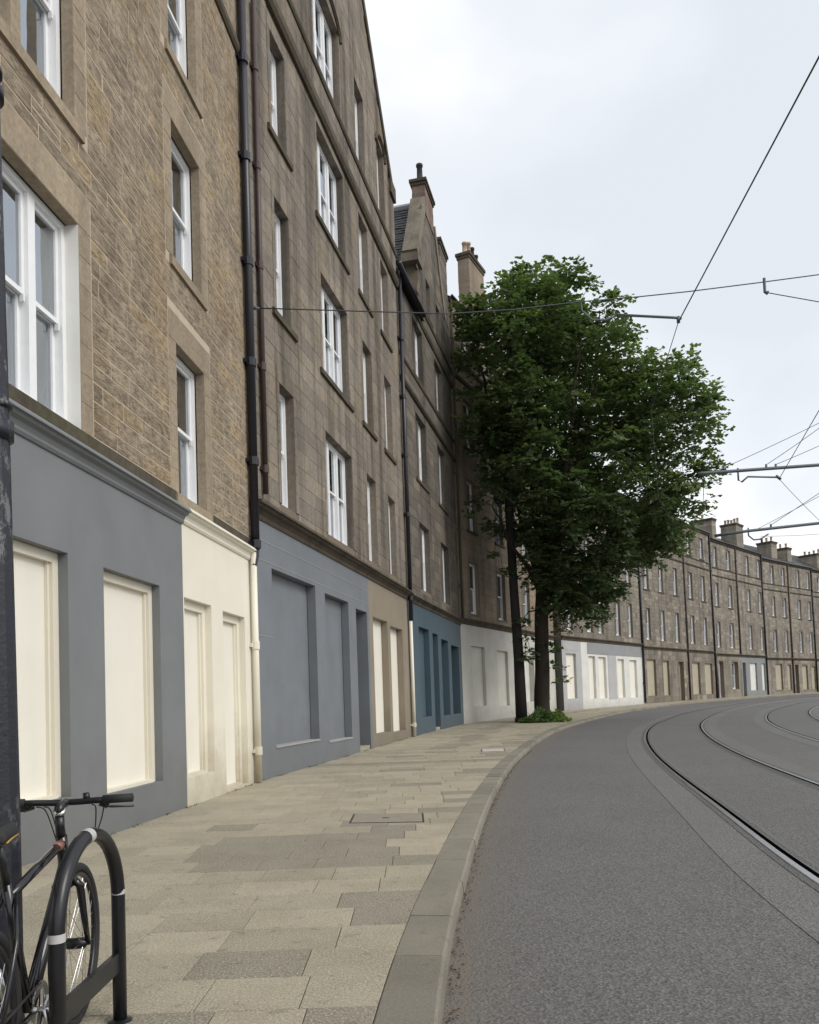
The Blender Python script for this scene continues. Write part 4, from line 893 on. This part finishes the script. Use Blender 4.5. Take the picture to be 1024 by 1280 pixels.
limbs = [[(5.86, 36, .0, .46), (5.88, 36, .5, .36), (5.95, 36, 2.5, .33), (6.02, 36, 4.5, .31), (6.15, 36, 6.5, .30)],
 [(6.15, 36, 6.3, .26), (5.9, 35.8, 10, .20), (6.2, 36, 14, .13), (6.3, 36, 17.5, .08), (6.2, 36, 20.3, .03)],
 [(6.15, 36, 6.3, .24), (7.2, 35.8, 9.3, .19), (8.3, 35.6, 13, .12), (9.0, 35.6, 16, .07), (9.2, 35.6, 18.6, .03)],
 [(6.15, 36, 6.0, .22), (8.0, 36.2, 8.8, .17), (10.4, 36.2, 11.6, .11), (12.5, 36, 14.2, .05), (13.2, 36, 15.2, .02)],
 [(6.1, 36, 6.6, .2), (5.2, 36.3, 10, .15), (4.2, 36.0, 14, .09), (3.4, 35.8, 17.6, .03)],
 [(6.05, 36, 5.2, .18), (8.2, 35.4, 7.4, .13), (11, 35.2, 9.6, .08), (13.2, 35.2, 11.2, .03)],
 [(6.15, 36, 6.4, .18), (6.6, 34.2, 9.3, .13), (7.2, 32.9, 13, .07), (7.6, 32.6, 16, .03)],
 [(6.15, 36, 6.4, .18), (6.8, 37.8, 9.5, .13), (7.6, 39.4, 13, .07), (8.2, 39.6, 16.5, .03)],
 [(6.0, 36, 4.8, .12), (7.2, 35.2, 6.0, .08), (8.8, 34.8, 6.4, .03)],
 [(6.1, 36, 6.0, .14), (4.8, 35.2, 7.9, .08), (3.9, 34.8, 9.6, .03)],
 [(7.2, 35.8, 9.3, .12), (9.6, 34.6, 10.4, .07), (12.2, 33.9, 12.4, .03)]]
trunk = MB(); P_ = []
for lb in limbs:
    pts = [Vector(q[:3]) for q in lb]; rad = [q[3] for q in lb]; fine = []; fr = []
    for i in range(len(pts) - 1):
        for k in range(4):
            u = k / 4; j = Vector((rt.uniform(-1, 1), rt.uniform(-1, 1), 0)) * (.09 if (i or k) and lb is not limbs[0] else .02); fine.append(pts[i].lerp(pts[i + 1], u) + j); fr.append(rad[i] * (1 - u) + rad[i + 1] * u)
    fine.append(pts[-1]); fr.append(rad[-1]); tube(trunk, fine, fr, 12 if lb is limbs[0] else 8)
    if lb is not limbs[0]: P_ += list(zip(fine, fr))
clumps = []
tries = 0
while len(clumps) < 620 and tries < 60000:
    tries += 1
    x = rt.uniform(2, 15); z = rt.uniform(4, 22)
    if not inpoly(x, z, OUT): continue
    e = edge_d(x, z, OUT)
    rr = rt.uniform(.55, 1.0)
    if e < rr * (1.0 if x > 11 else .85 if z > 15 else .5): continue
    dmax = min(4.3, 1.1 + e * 1.5); v = rt.uniform(-1, 1); y = 36 + dmax * (abs(v) ** .6) * (1 if v > 0 else -1)
    if x < wx(y) + .3 + rr * .6: continue
    if any((x - c[0]) ** 2 + (y - c[1]) ** 2 + (z - c[2]) ** 2 < (.42) ** 2 for c in clumps): continue
    if z < 10.5 and x < 5.6 and rt.random() < .8: continue
    clumps.append((x, y, z, rr))
clumps += [(8.2, 35.4, 4.6, .55), (8.9, 35.2, 4.9, .5), (7.9, 35.2, 5.4, .6), (9.3, 35.3, 5.8, .6), (2.9, 34.5, 17.5, .5), (2.7, 34.4, 16.2, .5), (2.8, 34.6, 18.4, .5), (2.9, 34.6, 14.6, .5), (6.75, 35.7, 2.0, .30), (6.6, 35.6, 2.6, .3), (5.3, 35.8, 3.9, .38), (5.2, 35.7, 3.0, .32), (5.4, 35.7, 3.3, .35), (6.5, 35.6, 3.6, .45), (6.9, 35.6, 4.3, .5), (7.6, 35.5, 4.8, .5), (8.3, 35.3, 4.7, .45), (5.1, 35.6, 4.7, .4), (7.3, 35.3, 5.2, .5), (6.2, 35.5, 5.3, .5), (8.8, 35.2, 5.4, .4),
  (3.3, 35.5, 10.2, .4), (3.0, 35.5, 9.6, .3), (3.9, 35.5, 7.7, .35), (4.3, 35.5, 6.9, .35), (4.0, 35.5, 9.0, .45), (13.7, 35.8, 13.3, .4), (13.9, 35.8, 12.0, .35), (13.5, 35.7, 9.6, .4), (12.8, 35.6, 8.3, .4)] + [(rt.uniform(6.6, 9.6), 36 + rt.uniform(-1.6, 1.2), rt.uniform(4.9, 7.2), rt.uniform(.45, .75)) for _ in range(26)] + [(rt.uniform(9.4, 12.2), 36 + rt.uniform(-2, 1.5), rt.uniform(7.2, 9.2), rt.uniform(.5, .8)) for _ in range(16)]
lv = []; lf = []; lt = []
LX = [(0, -.5), (.34, -.22), (.5, .12), (.22, .28), (0, .56), (-.22, .28), (-.5, .12), (-.34, -.22)]
nl = 0
clumps.sort(key=lambda c: min((q[0].x - c[0]) ** 2 + (q[0].y - c[1]) ** 2 + (q[0].z - c[2]) ** 2 for q in P_))
LP = [q for q in P_ if q[0].z < 19.5]; P_ = LP
for (x, y, z, rr) in clumps:
    best = min(P_, key=lambda q: (q[0].x - x) ** 2 + (q[0].y - y) ** 2 + (q[0].z - z - .6) ** 2 * .7)
    a = best[0]; b = Vector((x, y, z)); mid = a.lerp(b, .5) + Vector((rt.uniform(-.2, .2), rt.uniform(-.2, .2), rt.uniform(0, .3)))
    tube(trunk, [a, mid, b], [min(.045, best[1] * .7), min(.03, best[1] * .55), .010], 5, cap=False); P_.append((b, .018)); P_.append((mid, .024))
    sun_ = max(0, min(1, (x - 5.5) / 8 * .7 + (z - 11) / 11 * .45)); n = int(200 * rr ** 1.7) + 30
    tone = rt.random() * .5 + sun_ * .5  # sunlight painted into leaf tint: yellower and lighter to the upper right
    nspray = max(5, int(n / 9))
    for k in range(nspray):
        v = Vector((rt.gauss(0, 1), rt.gauss(0, 1), rt.gauss(0, 1))); v.normalize(); rad = rr * rt.random() ** .35
        c = Vector((x + v.x * rad * 1.15, y + v.y * rad * 1.15, z + v.z * rad * .62)); 
        ax = Vector((v.x, v.y, v.z * .3 - .18)); ax.normalize() ; side = ax.cross(Vector((rt.uniform(-.3, .3), rt.uniform(-.3, .3), 1))); side.normalize(); nrm = side.cross(ax)
        for i in range(9):
            s = .105 + rt.random() * .085; pc = c + ax * (rt.uniform(-.22, .30)) + side * rt.uniform(-.24, .24) + nrm * rt.uniform(-.05, .05)
            if pc.x < wx(pc.y) + .35: continue
            th = rt.uniform(0, 6.28); u = (ax * math.cos(th) + side * math.sin(th)); w_ = nrm.cross(u); dr = rt.uniform(-.35, .35); w_ = w_ + nrm * dr; w_.normalize(); uu = (u + nrm * rt.uniform(-.5, .2)).normalized()
            base = len(lv)
            for (p0, p1) in LX:
                q = pc + w_ * (p0 * s * 1.15) + uu * (p1 * s * 1.25) - nrm * (abs(p0) * s * .35); lv.append((q.x - TB[0], q.y - TB[1], q.z - g(36)))
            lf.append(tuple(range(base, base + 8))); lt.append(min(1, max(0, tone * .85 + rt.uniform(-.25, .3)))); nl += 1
ORG[tree.name] = (TB[0], TB[1], g(36))
trunk.build('trunk', M_['bark'], tree, True)
me = bpy.data.meshes.new('crown'); me.from_pydata(lv, [], lf); me.materials.append(M_['leaf']); at = me.attributes.new('tint', 'FLOAT', 'FACE'); at.data.foreach_set('value', np.array(lt, dtype=np.float32)); me.update()
cr = bpy.data.objects.new('crown', me); scene.collection.objects.link(cr); cr.parent = tree; stuff(cr)
print('leaves', nl, 'clumps', len(clumps))
# shrub at the foot
sh = thing('shrub', 'low bright green shrub round the foot of the tree and pole', 'shrub', (5.9, 35.1, g(35)))
m = MB()
for k in range(2600):
    an = rt.uniform(0, 6.28); rad = rt.random() ** .5; x = 5.85 + 1.15 * rad * math.cos(an); y = 35.15 + .8 * rad * math.sin(an); h = .72 * (1 - rad ** 2.4) * (0.75 + .3 * math.sin(x * 7) * math.cos(y * 5)) ; z = g(35) + rt.random() ** .5 * max(.12, h)
    s = rt.uniform(.04, .085); a = Vector((rt.gauss(0, 1), rt.gauss(0, 1), rt.gauss(.3, .8))).normalized(); b = a.cross(Vector((rt.gauss(0, 1), rt.gauss(0, 1), 1))).normalized(); c = Vector((x, y, z))
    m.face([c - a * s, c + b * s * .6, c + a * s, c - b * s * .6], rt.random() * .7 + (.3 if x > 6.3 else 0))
for k in range(26):
    an = rt.uniform(0, 6.28); rad = rt.random() * .8; x = 5.85 + rad * math.cos(an); y = 35.15 + .6 * rad * math.sin(an)
    st = MB(); tube(st, [(5.85 + (x - 5.85) * .4, y, g(35) - .02), (x, y, g(35) + .5)], [.012, .005], 5, cap=False); st.build('stem', M_['bark'], sh)
stuff(m.build('shrub_leaves', M_['shrub'], sh))
# ================================================================ tram poles and overhead line
m = MB(); tube(m, [(4.96, 36.1, .0), (4.94, 36.1, 3), (4.85, 36.1, 6), (4.72, 36.1, 12.65), (4.66, 36.1, 14.8)], [.27, .235, .20, .175, .15], 16)
pole = thing('tram_pole', 'tall dark tapering pole leaning against the left side of the tree', 'pole', (4.96, 36.1, g(36))); m.build('pole_shaft', M_['tpole'], pole, True)
m = MB(); tube(m, [(4.955, 36.1, .0), (4.955, 36.1, .35)], [.33, .31], 16); m.build('pole_base', M_['tpole'], pole, True)
m = MB(); tube(m, [(4.7, 36.05, 13.2), (3.9, 36.0, 14.2), (2.7, 35.5, 15.1)], .035, 6); m.build('bracket_arm', M_['galv'], pole)
def cable(name, pts, r, label, cat, sagseg=None, group='overhead tram wires', mat='wire'):
    m = MB(); P = [Vector(q) for q in pts]; tube(m, P, r, 6); o = m.build(name, M_[mat], None, True); tag(o, label, cat, group); return o
def sagline(a, b, sag, k=14):
    a = Vector(a); b = Vector(b); return [a.lerp(b, i / k) + Vector((0, 0, -4 * sag * (i / k) * (1 - i / k))) for i in range(k + 1)]
span = [(-2.50, 13.88, 8.36), (-1.6, 14.0, 8.36), (.93, 14.5, 8.44), (2.2, 14.75, 8.60), (3.49, 15.0, 8.83), (4.7, 15.2, 8.99), (5.74, 15.4, 9.16), (7.2, 15.62, 9.40), (8.55, 15.8, 9.62), (11, 16.2, 10.15), (14.6, 16.6, 10.9)]
cable('span_wire', span, .011, 'thin steel span wire crossing the street from the black drainpipe', 'wire')
m = MB(); tube(m, [(-2.62, 13.88, 8.36), (-2.50, 13.88, 8.36), (-2.44, 13.9, 8.36)], [.03, .03, .02], 8)
tag(m.build('wire_anchor', M_['galv']), 'small steel anchor holding the span wire to the wall beside the drainpipe', 'anchor')
def pole2(x, y, h, label):
    t = thing('tram_pole', label, 'pole', (x, y, g(y) - .1)); m = MB(); lathe(m, (x, y, g(y) - .1), [(.22, 0), (.22, .4), (.14, .45), (.13, h * .5), (.09, h)], 14); m.build('pole_shaft', M_['galv'], t, True); return t
pole2(14.6, 16.6, 11.4, 'slim grey tram pole off the right edge carrying the near span wire')
pole2(18.5, 28, 13.6, 'grey tram pole off the right edge carrying the middle cross arm'); pole2(25.5, 40.2, 13.6, 'grey tram pole off the right edge carrying the far cross arm')
def arm(label, tubep, r, regs):
    t = thing('cantilever_arm', label, 'tram arm', tubep[0], 'cross arms holding the contact wires'); m = MB(); tube(m, tubep, r, 10); m.build('arm_tube', M_['galv'], t, True)
    for pts, rr in regs: m = MB(); tube(m, pts, rr, 8); m.build('registration_arm', M_['galv'], t, True)
    return t
arm('near registration arm hanging off the span wire in front of the tree top', [(3.53, 15.05, 8.84), (3.56, 15.1, 8.70), (3.75, 15.1, 8.52), (4.0, 15.1, 8.50), (4.22, 15.1, 8.60)], .018, [([(4.2, 15.1, 8.60), (5.36, 15.1, 8.50), (5.47, 15.1, 8.48)], .026), ([(5.41, 15.1, 8.52), (5.41, 15.1, 8.40)], .035)])
ins = MB(); tube(ins, [(7.36, 15.64, 9.50), (7.36, 15.64, 9.22), (7.42, 15.64, 9.20)], [.03, .03, .045], 8); tag(ins.build('wire_insulator', M_['galv']), 'small insulator hanging on the span wire near the right edge', 'insulator')
cable('contact_wire', [(7.42, 15.64, 9.2), (8.8, 15.4, 8.75), (12, 14.9, 7.75)], .009, 'thin wire dropping to the right edge from the insulator', 'wire')
arm('middle cross arm tube with bent registration arm right of the tree', [(10.45, 28, 8.97), (10.68, 28, 8.98), (14.74, 28, 9.13), (18.5, 28, 9.22)], .058, [([(11.86, 28, 9.12), (11.86, 28, 8.68), (11.98, 28, 8.62), (12.2, 28, 8.80), (13.27, 28, 8.74)], .033), ([(13.2, 28, 8.80), (13.36, 28, 8.66)], .05), ([(12.87, 28, 9.05), (12.87, 28, 9.22)], .04), ([(13.21, 28, 9.05), (13.21, 28, 9.22)], .04)])
arm('far cross arm tube over the chimneys at the right', [(15.6, 40, 9.05), (17.28, 40, 9.24), (20.89, 40, 9.51), (25.5, 40.2, 9.85)], .075, [([(17.3, 40, 9.4), (17.3, 40, 9.0), (17.55, 40, 8.78), (17.9, 40, 8.8), (18.3, 40, 9.05)], .04), ([(18.45, 40, 9.35), (18.45, 40, 9.55)], .05)])
cable('contact_wire', [(5.0, -3, 8.6), (4.95, 2, 8.62), (5.03, 9.0, 8.66), (5.41, 15.1, 8.42)], .013, 'contact wire running up to the top right corner from the near arm', 'wire')
cable('contact_wire', [(5.41, 15.1, 8.42), (6.2, 19.5, 8.30), (9.0, 28, 8.1)], .008, 'contact wire dropping from the near arm into the tree', 'wire')
cable('contact_wire', [(9.0, 28, 8.1), (12.6, 36, 8.3), (18.0, 45, 8.4)], .012, 'contact wire passing behind the right side of the tree', 'wire')
cable('contact_wire', [(13.3, 28, 8.68), (11.3, 21.3, 8.75), (9.8, 15, 8.8), (8.9, 5, 8.8)], .013, 'contact wire rising to the right edge from the middle arm', 'wire')
cable('contact_wire', sagline((13.3, 28, 8.68), (24, 42, 8.2), .2), .010, 'faint contact wire falling away to the right behind the middle arm', 'wire')
cable('stay_wire', sagline((12.87, 28, 9.2), (18.5, 28, 13.2), .15), .012, 'stay wire from the left peg of the middle cross arm', 'wire')
cable('stay_wire', sagline((13.21, 28, 9.2), (18.5, 28, 11.55), .1), .011, 'lower stay wire from the right peg of the middle cross arm', 'wire')
cable('stay_wire', sagline((11.0, 28, 9.0), (18.5, 28, 12.4), .1), .011, 'long stay wire leaving the tree above the middle cross arm', 'wire')
cable('stay_wire', sagline((17.6, 40, 9.25), (25.5, 40.2, 13.3), .1), .014, 'stay wire from the hook of the far cross arm', 'wire')
cable('stay_wire', sagline((18.45, 40, 9.5), (23.5, 36, 13.0), .05), .014, 'steeper stay wire above the far cross arm', 'wire')
cable('stay_wire', sagline((17.9, 40, 8.95), (24.0, 40.5, 9.3), .12), .010, 'faint slack wire below the far cross arm', 'wire')
# ================================================================ street details
def cover(x0, x1, y0, y1, skew, mat, label, cat, fr):
    t = thing('access_cover', label, cat, ((x0 + x1) / 2, (y0 + y1) / 2, g(y0)))
    def T(x, y, z): return (x + skew * (y - y0), y - .12 * (x - x0) * (1 if fr else .3), g(y) + z)
    m = MB(); box(m, x0 + .02, x1 - .02, y0 + .02, y1 - .02, -.02, .006, .4, T); m.build('cover_plate', mat, t)
    m = MB()
    for a in ((x0, x1, y0, y0 + .018), (x0, x1, y1 - .018, y1), (x0, x0 + .018, y0 + .018, y1 - .018), (x1 - .018, x1, y0 + .018, y1 - .018)): box(m, *a, -.02, .005, .4, T)
    m.build('cover_frame', M_['steel'], t)
    if fr: m = MB(); box(m, (x0 + x1) / 2 - .06, (x0 + x1) / 2 + .02, (y0 + y1) / 2 - .02, (y0 + y1) / 2 + .02, .002, .009, .4, T); m.build('lifting_slot', M_['steel'], t)
cover(-.72, .10, 8.80, 9.48, 0.0, M_['coverdark'], 'recessed rectangular inspection cover in the middle of the pavement', 'manhole cover', True)
cover(1.62, 2.18, 18.9, 19.75, .08, M_['cover'], 'pale square cover in the pavement near the kerb further up', 'manhole cover', False)
m = MB()
for k in range(900):
    d_ = kd_of_y(2.2) + 20 * rt.random() ** 1.3; o = .012 + abs(rt.gauss(0, .035)); x, y = kpt(d_, o); s = rt.uniform(.004, .014); a = rt.uniform(0, 6.28); z = g(y) - KH + rt.uniform(.002, .01)
    m.face([(x + s * math.cos(a), y + s * math.sin(a), z), (x - s * .6 * math.sin(a), y + s * .6 * math.cos(a), z + .006), (x - s * math.cos(a), y - s * math.sin(a), z), (x + s * .6 * math.sin(a), y - s * .6 * math.cos(a), z + .004)])
tag(stuff(m.build('leaf_litter', M_['litter'])), 'crumbs and dry leaf litter lying in the gutter along the kerb', 'litter')
m = MB()
for k in range(1500):
    Y = 4 + 24 * rt.random(); x = wx(Y) + .02 + abs(rt.gauss(0, .03)); s = rt.uniform(.008, .03); a = rt.uniform(0, 6.28); z = g(Y)
    if not (math.sin(Y * 3.1) + math.sin(Y * 7.7) > .2): continue
    m.face([(x, Y, z), (x + s * .4 * math.cos(a), Y + s * .4 * math.sin(a), z), (x + s * .8 * math.cos(a + .5), Y + s * .8 * math.sin(a + .5), z + s * 1.2)])
tag(stuff(m.build('wall_weeds', M_['moss'])), 'moss and tiny weeds along the foot of the shopfronts', 'weeds')
# ================================================================ bike stand
rk = thing('bike_stand', 'black arched cycle stand with white reflective bands on the pavement', 'bike stand', (-1.289, 3.16, 0))
pa = Vector((-1.272, 2.85, 0)); pb = Vector((-1.283, 3.47, 0)); mid = (pa + pb) / 2; A_ = (pa - pb).normalized()
ar = arc(mid + Vector((0, 0, .525)), .31, 0, math.pi, 22, A_, (0, 0, 1))
m = MB(); tube(m, [pa + Vector((0, 0, -.02))] + ar + [pb + Vector((0, 0, -.02))], .0285, 16); m.build('hoop', M_['black'], rk, True)
m = MB(); q0 = pa + Vector((0, .02, 0)); q1 = pb - Vector((0, .02, 0)); dd = (q1 - q0)
sx = Vector((.011, 0, 0)); v = []
for q in (q0, q1):
    for dx, z in ((-1, .215), (1, .215), (1, .295), (-1, .295)): v.append(tuple(q + sx * dx + Vector((.0, 0, z))))
m.add(v, [(0, 1, 2, 3), (4, 7, 6, 5), (0, 4, 5, 1), (1, 5, 6, 2), (2, 6, 7, 3), (3, 7, 4, 0)]); m.build('crossbar', M_['black'], rk)
def bandat(p0, p1, nm='reflective_band'):
    m = MB(); tube(m, [p0, p1], .0295, 16, cap=False); return m.build(nm, M_['sticker'], rk, True)
bandat(pa + Vector((0, 0, .515)), pa + Vector((0, 0, .545))); bandat(pb + Vector((0, 0, .535)), pb + Vector((0, 0, .555))); bandat(ar[10] , ar[11])
for q in (pa, pb): m = MB(); lathe(m, (q.x, q.y, 0.0), [(.05, .0), (.05, .006), (.03, .012)], 14); m.build('foot_ring', M_['black'], rk)
# ================================================================ lamp post at left edge
lp = thing('lamp_post', 'black painted post with chipped paint at the far left edge', 'post', (-1.545, 3.0, 0))
m = MB(); tube(m, [(-1.545, 3.0, 0), (-1.552, 3.0, 1.0), (-1.568, 3.0, 2.45), (-1.585, 3.0, 3.8), (-1.61, 3.0, 6.2)], [.078, .076, .069, .062, .055], 12); m.build('post_shaft', M_['post'], lp)
for z, h, r_, x in ((2.40, .07, .084, -1.567), (2.50, .02, .080, -1.568), (3.74, .04, .078, -1.584), (3.83, .02, .074, -1.585)): m = MB(); tube(m, [(x, 3.0, z - h / 2), (x, 3.0, z + h / 2)], r_, 20); m.build('post_collar', M_['post'], lp, True)
m = MB(); tube(m, [(-1.545, 3.0, 0), (-1.546, 3.0, .12)], [.12, .10], 16); m.build('post_base', M_['post'], lp)
for a in (-.045, .02): m = MB(); tube(m, [(-1.515 + a * .2, 2.925, .1), (-1.53 + a * .2, 2.93, 2.3)], .008, 6); m.build('post_seam', M_['post'], lp)
# ================================================================ bicycle
bk = thing('bicycle', 'black bicycle with flat handlebar leaning by the bike stand', 'bicycle', (-1.48, 3.5, 0))
hd = Vector((-.13, .99, 0)).normalized(); lat = Vector((hd.y, -hd.x, 0)); F0 = Vector((-1.462, 3.46, 0))
lean = .0
def BP(u, v, z): return F0 + hd * u + lat * (v + lean * z) + Vector((0, 0, z))
RW = .335
def wheel(u):
    wr = BP(u, 0, RW); t = MB(); n = 40
    ax = (BP(u, 1, RW) - wr).normalized(); upv = (Vector((0, 0, 1)) + lat * lean).normalized()
    ring = lambda r_: [wr + hd * (r_ * math.cos(6.28318 * i / n)) + upv * (r_ * math.sin(6.28318 * i / n)) for i in range(n)]
    tube(t, ring(RW - .018), .019, 10, closed=True); tw = t.build('front_tyre' if u == 0 else 'rear_tyre', M_['rubber'], bk, True)
    m = MB(); tube(m, ring(RW - .045), .012, 8, closed=True); m.build('rim', M_['black'], tw, True)
    m = MB()
    for i in range(28):
        a = 6.28318 * i / 28; b = a + (.5 if i % 2 else -.5) * .9; s = 1 if (i // 2) % 2 else -1; hb = wr + ax * (.032 * s) + hd * (.024 * math.cos(b)) + upv * (.024 * math.sin(b)); tube(m, [hb, wr + hd * ((RW - .05) * math.cos(a)) + upv * ((RW - .05) * math.sin(a))], .0013, 4, cap=False)
    m.build('spokes', M_['alu'], tw)
    m = MB(); tube(m, [wr - ax * .06, wr - ax * .045, wr - ax * .035, wr + ax * .035, wr + ax * .045, wr + ax * .06], [.009, .012, .024, .024, .012, .009], 12); m.build('hub', M_['black'], tw, True)
    return wr, ax
wheel(0); wheel(-1.03)
def bt(pts, r_, nm, mat='frame', n=12, par=None, smooth=True):
    m = MB(); tube(m, [BP(*q) for q in pts], r_, n); return m.build(nm, M_[mat], par or bk, smooth)
fr = bt([(-.14, 0, .66), (-.185, 0, .82)], [.024, .022], 'frame')
for pts, r_, nm in (([(-.15, 0, .695), (-.60, 0, .28)], [.024, .026], 'down_tube'), ([(-.18, 0, .79), (-.77, 0, .71)], [.019, .016], 'top_tube'), ([(-.60, 0, .28), (-.79, 0, .76)], [.018, .016], 'seat_tube'),
    ([(-.60, .03, .28), (-.8, .05, .30), (-1.03, .06, RW)], [.010, .010, .008], 'chain_stay'), ([(-.60, -.03, .28), (-.8, -.05, .30), (-1.03, -.06, RW)], [.010, .010, .008], 'chain_stay'),
    ([(-.755, .02, .72), (-.85, .05, .58), (-1.03, .06, RW)], [.008, .008, .008], 'seat_stay'), ([(-.755, -.02, .72), (-.85, -.05, .58), (-1.03, -.06, RW)], [.008, .008, .008], 'seat_stay')): bt(pts, r_, nm, par=fr)
bt([(-.205, 0, .787), (-.255, 0, .781)], .0197, 'frame_decal', 'decal', par=fr)
fk = bt([(-.13, 0, .655), (-.115, 0, .62), (-.11, 0, .60)], [.025, .028, .024], 'fork')
for s in (1, -1): bt([(-.12, s * .02, .635), (-.105, s * .048, .60), (-.06, s * .052, .45), (0, s * .05, RW)], [.018, .017, .014, .010], 'fork_blade', par=fk)
bt([(-.19, 0, .82), (-.20, 0, .86), (-.205, 0, .90)], [.020, .018, .018], 'steerer_stem', 'black'); bt([(-.205, 0, .90), (-.205, 0, .935), (-.12, 0, .945)], [.018, .02, .018], 'handlebar_stem', 'black')
bt([(-.20, 0, .915), (-.21, 0, .925)], .024, 'stem_clamp', 'alu')
hb = bt([(-.16, -.27, .955), (-.13, -.12, .95), (-.11, -.05, .945), (-.11, .05, .945), (-.13, .12, .95), (-.15, .27, .955)], .0135, 'handlebar', 'black')
for s in (1, -1):
    bt([(-.138, s * .155, .953), (-.155, s * .275, .957)], .018, 'grip', 'rubber', par=hb)
    bt([(-.12, s * .17, .945), (-.085, s * .14, .925), (-.07, s * .17, .915), (-.085, s * .265, .915)], [.010, .008, .006, .005], 'brake_lever', 'black', 8, hb)
    bt([(-.125, s * .14, .945), (-.115, s * .17, .93)], .020, 'brake_clamp', 'black', 8, hb)
bt([(-.115, .07, .965), (-.105, .09, .967)], .017, 'handlebar_clamp_light', 'black', 10, hb)
for k, (v0, s) in enumerate(((.13, 1), (.10, 1), (-.12, -1), (-.09, -1))):
    pts = [(-.10, v0, .93), (.02 - .02 * k, v0 * .9, .90), (.03, v0 * .5 + .02 * s, .80 - .02 * k), (-.06, .035 * s, .72), (-.12, .03 * s, .68)]
    V = spline([np.array(q) for q in pts], .03) if False else None
    P = [np.array(q, float) for q in pts]; o = []
    for i in range(len(P) - 1):
        p0 = P[max(i - 1, 0)]; p3 = P[min(i + 2, len(P) - 1)]
        for j in range(6):
            t = j / 6; o.append(tuple(.5 * ((2 * P[i]) + (-p0 + P[i + 1]) * t + (2 * p0 - 5 * P[i] + 4 * P[i + 1] - p3) * t * t + (-p0 + 3 * P[i] - 3 * P[i + 1] + p3) * t ** 3)))
    o.append(tuple(P[-1])); bt(o, .0028, 'cable', 'rubber', 6)
bt([(-.785, 0, .74), (-.85, 0, .905)], .0135, 'seat_post', 'black')
m = MB(); rows_ = []
for i in range(13):
    u = -.74 - .27 * i / 12; f = i / 12; hw = .022 + .055 * max(0, (f - .35) / .65) ** 1.2 ; hw = hw if f < .97 else hw * .8; top = .955 - .012 * math.sin(f * 3.14) + .01 * f
    rows_.append([BP(u, hw * math.cos(t) , top - .035 + .04 * math.sin(t) if math.sin(t) > 0 else top - .035 + .012 * math.sin(t)) for t in np.linspace(0, 2 * math.pi, 14, endpoint=False)])
v = [q for r_ in rows_ for q in r_]; f = [(i * 14 + j, i * 14 + (j + 1) % 14, (i + 1) * 14 + (j + 1) % 14, (i + 1) * 14 + j) for i in range(12) for j in range(14)] + [tuple(range(14)), tuple(12 * 14 + j for j in reversed(range(14)))]
m.add(v, f); sd = m.build('saddle', M_['rubber'], bk, True)
for s in (1, -1): bt([(-.745, s * .024, .915), (-.88, s * .047, .918), (-1.0, s * .078, .925)], .003, 'saddle_piping', 'stitch', 6, sd)
for s in (1, -1): bt([(-.77, s * .02, .91), (-.88, s * .022, .90), (-.98, s * .03, .915)], .0035, 'saddle_rail', 'steel', 6, sd)
# crank set
cb = BP(-.60, .042, .28); axv = (BP(-.6, 1, .28) - BP(-.6, 0, .28)).normalized(); upv = (Vector((0, 0, 1)) + lat * lean).normalized()
m = MB(); n = 72; R0 = .092; vv = []
for k in (0, 1):
    for i in range(n):
        a = 6.28318 * i / n; r_ = R0 + (.004 if i % 2 else -.001); vv.append(cb + axv * (.003 * k) + hd * (r_ * math.cos(a)) + upv * (r_ * math.sin(a)))
    for i in range(n):
        a = 6.28318 * i / n; r_ = .066 + .008 * math.cos(a * 5); vv.append(cb + axv * (.003 * k) + hd * (r_ * math.cos(a)) + upv * (r_ * math.sin(a)))
f = []
for i in range(n):
    j = (i + 1) % n; f += [(2 * n + i, 2 * n + j, 3 * n + j, 3 * n + i), (i, n + i, n + j, j), (i, j, 2 * n + j, 2 * n + i), (n + i, 3 * n + i, 3 * n + j, n + j)]
m.add(vv, f); crk = m.build('crankset', M_['alu'], bk)
m = MB()
for k in range(5):
    a = 6.28318 * k / 5 + .3; tube(m, [cb + axv * .004, cb + axv * .004 + (hd * math.cos(a) + upv * math.sin(a)) * .07], [.010, .007], 6)
m.build('spider', M_['alu'], crk)
a = -1.25; e_ = cb + axv * .02 + (hd * math.cos(a) + upv * math.sin(a)) * .17
m = MB(); tube(m, [cb + axv * .012, cb + axv * .018 + (e_ - cb - axv * .02) * .5, e_], [.016, .012, .011], 8); m.build('crank_arm', M_['alu'], crk, True)
m = MB(); tube(m, [cb - axv * .11, cb - axv * .12 + (cb - e_) + axv * .02], [.014, .010], 8); m.build('crank_arm', M_['alu'], crk, True)
def pedal(c, s):
    m = MB()
    def T(x, y, z): return c + axv * (s * x) + hd * y + upv * z
    for y0 in (-.04, .03): box(m, .01, .10, y0, y0 + .01, -.012, .012, .5, T)
    for x0 in (.01, .05, .092): box(m, x0, x0 + .008, -.03, .03, -.009, .009, .5, T)
    m.build('pedal', M_['black'], bk)
pedal(e_, 1); pedal(cb - axv * .14 + (cb - e_) + axv * .02, -1)
m = MB(); rw = BP(-1.03, .05, RW)
for s in (1, -1): tube(m, [cb + upv * (.09 * s) + axv * .001, rw + upv * (.035 * s)], .0045, 5)
m.build('chain', M_['steel'], bk)
m = MB()
for i in range(5): tube(m, [rw - axv * (.005 * i), rw - axv * (.005 * i + .002)], .045 - .006 * i if i else .045, 18)
m.build('sprockets', M_['steel'], bk)
m = MB(); box(m, -.012, .012, -.03, .03, -.03, .03, .5, lambda x, y, z: BP(-.12 + y * .3, x * 2.2, .63 + z * .9)); m.build('brake_caliper', M_['black'], bk)
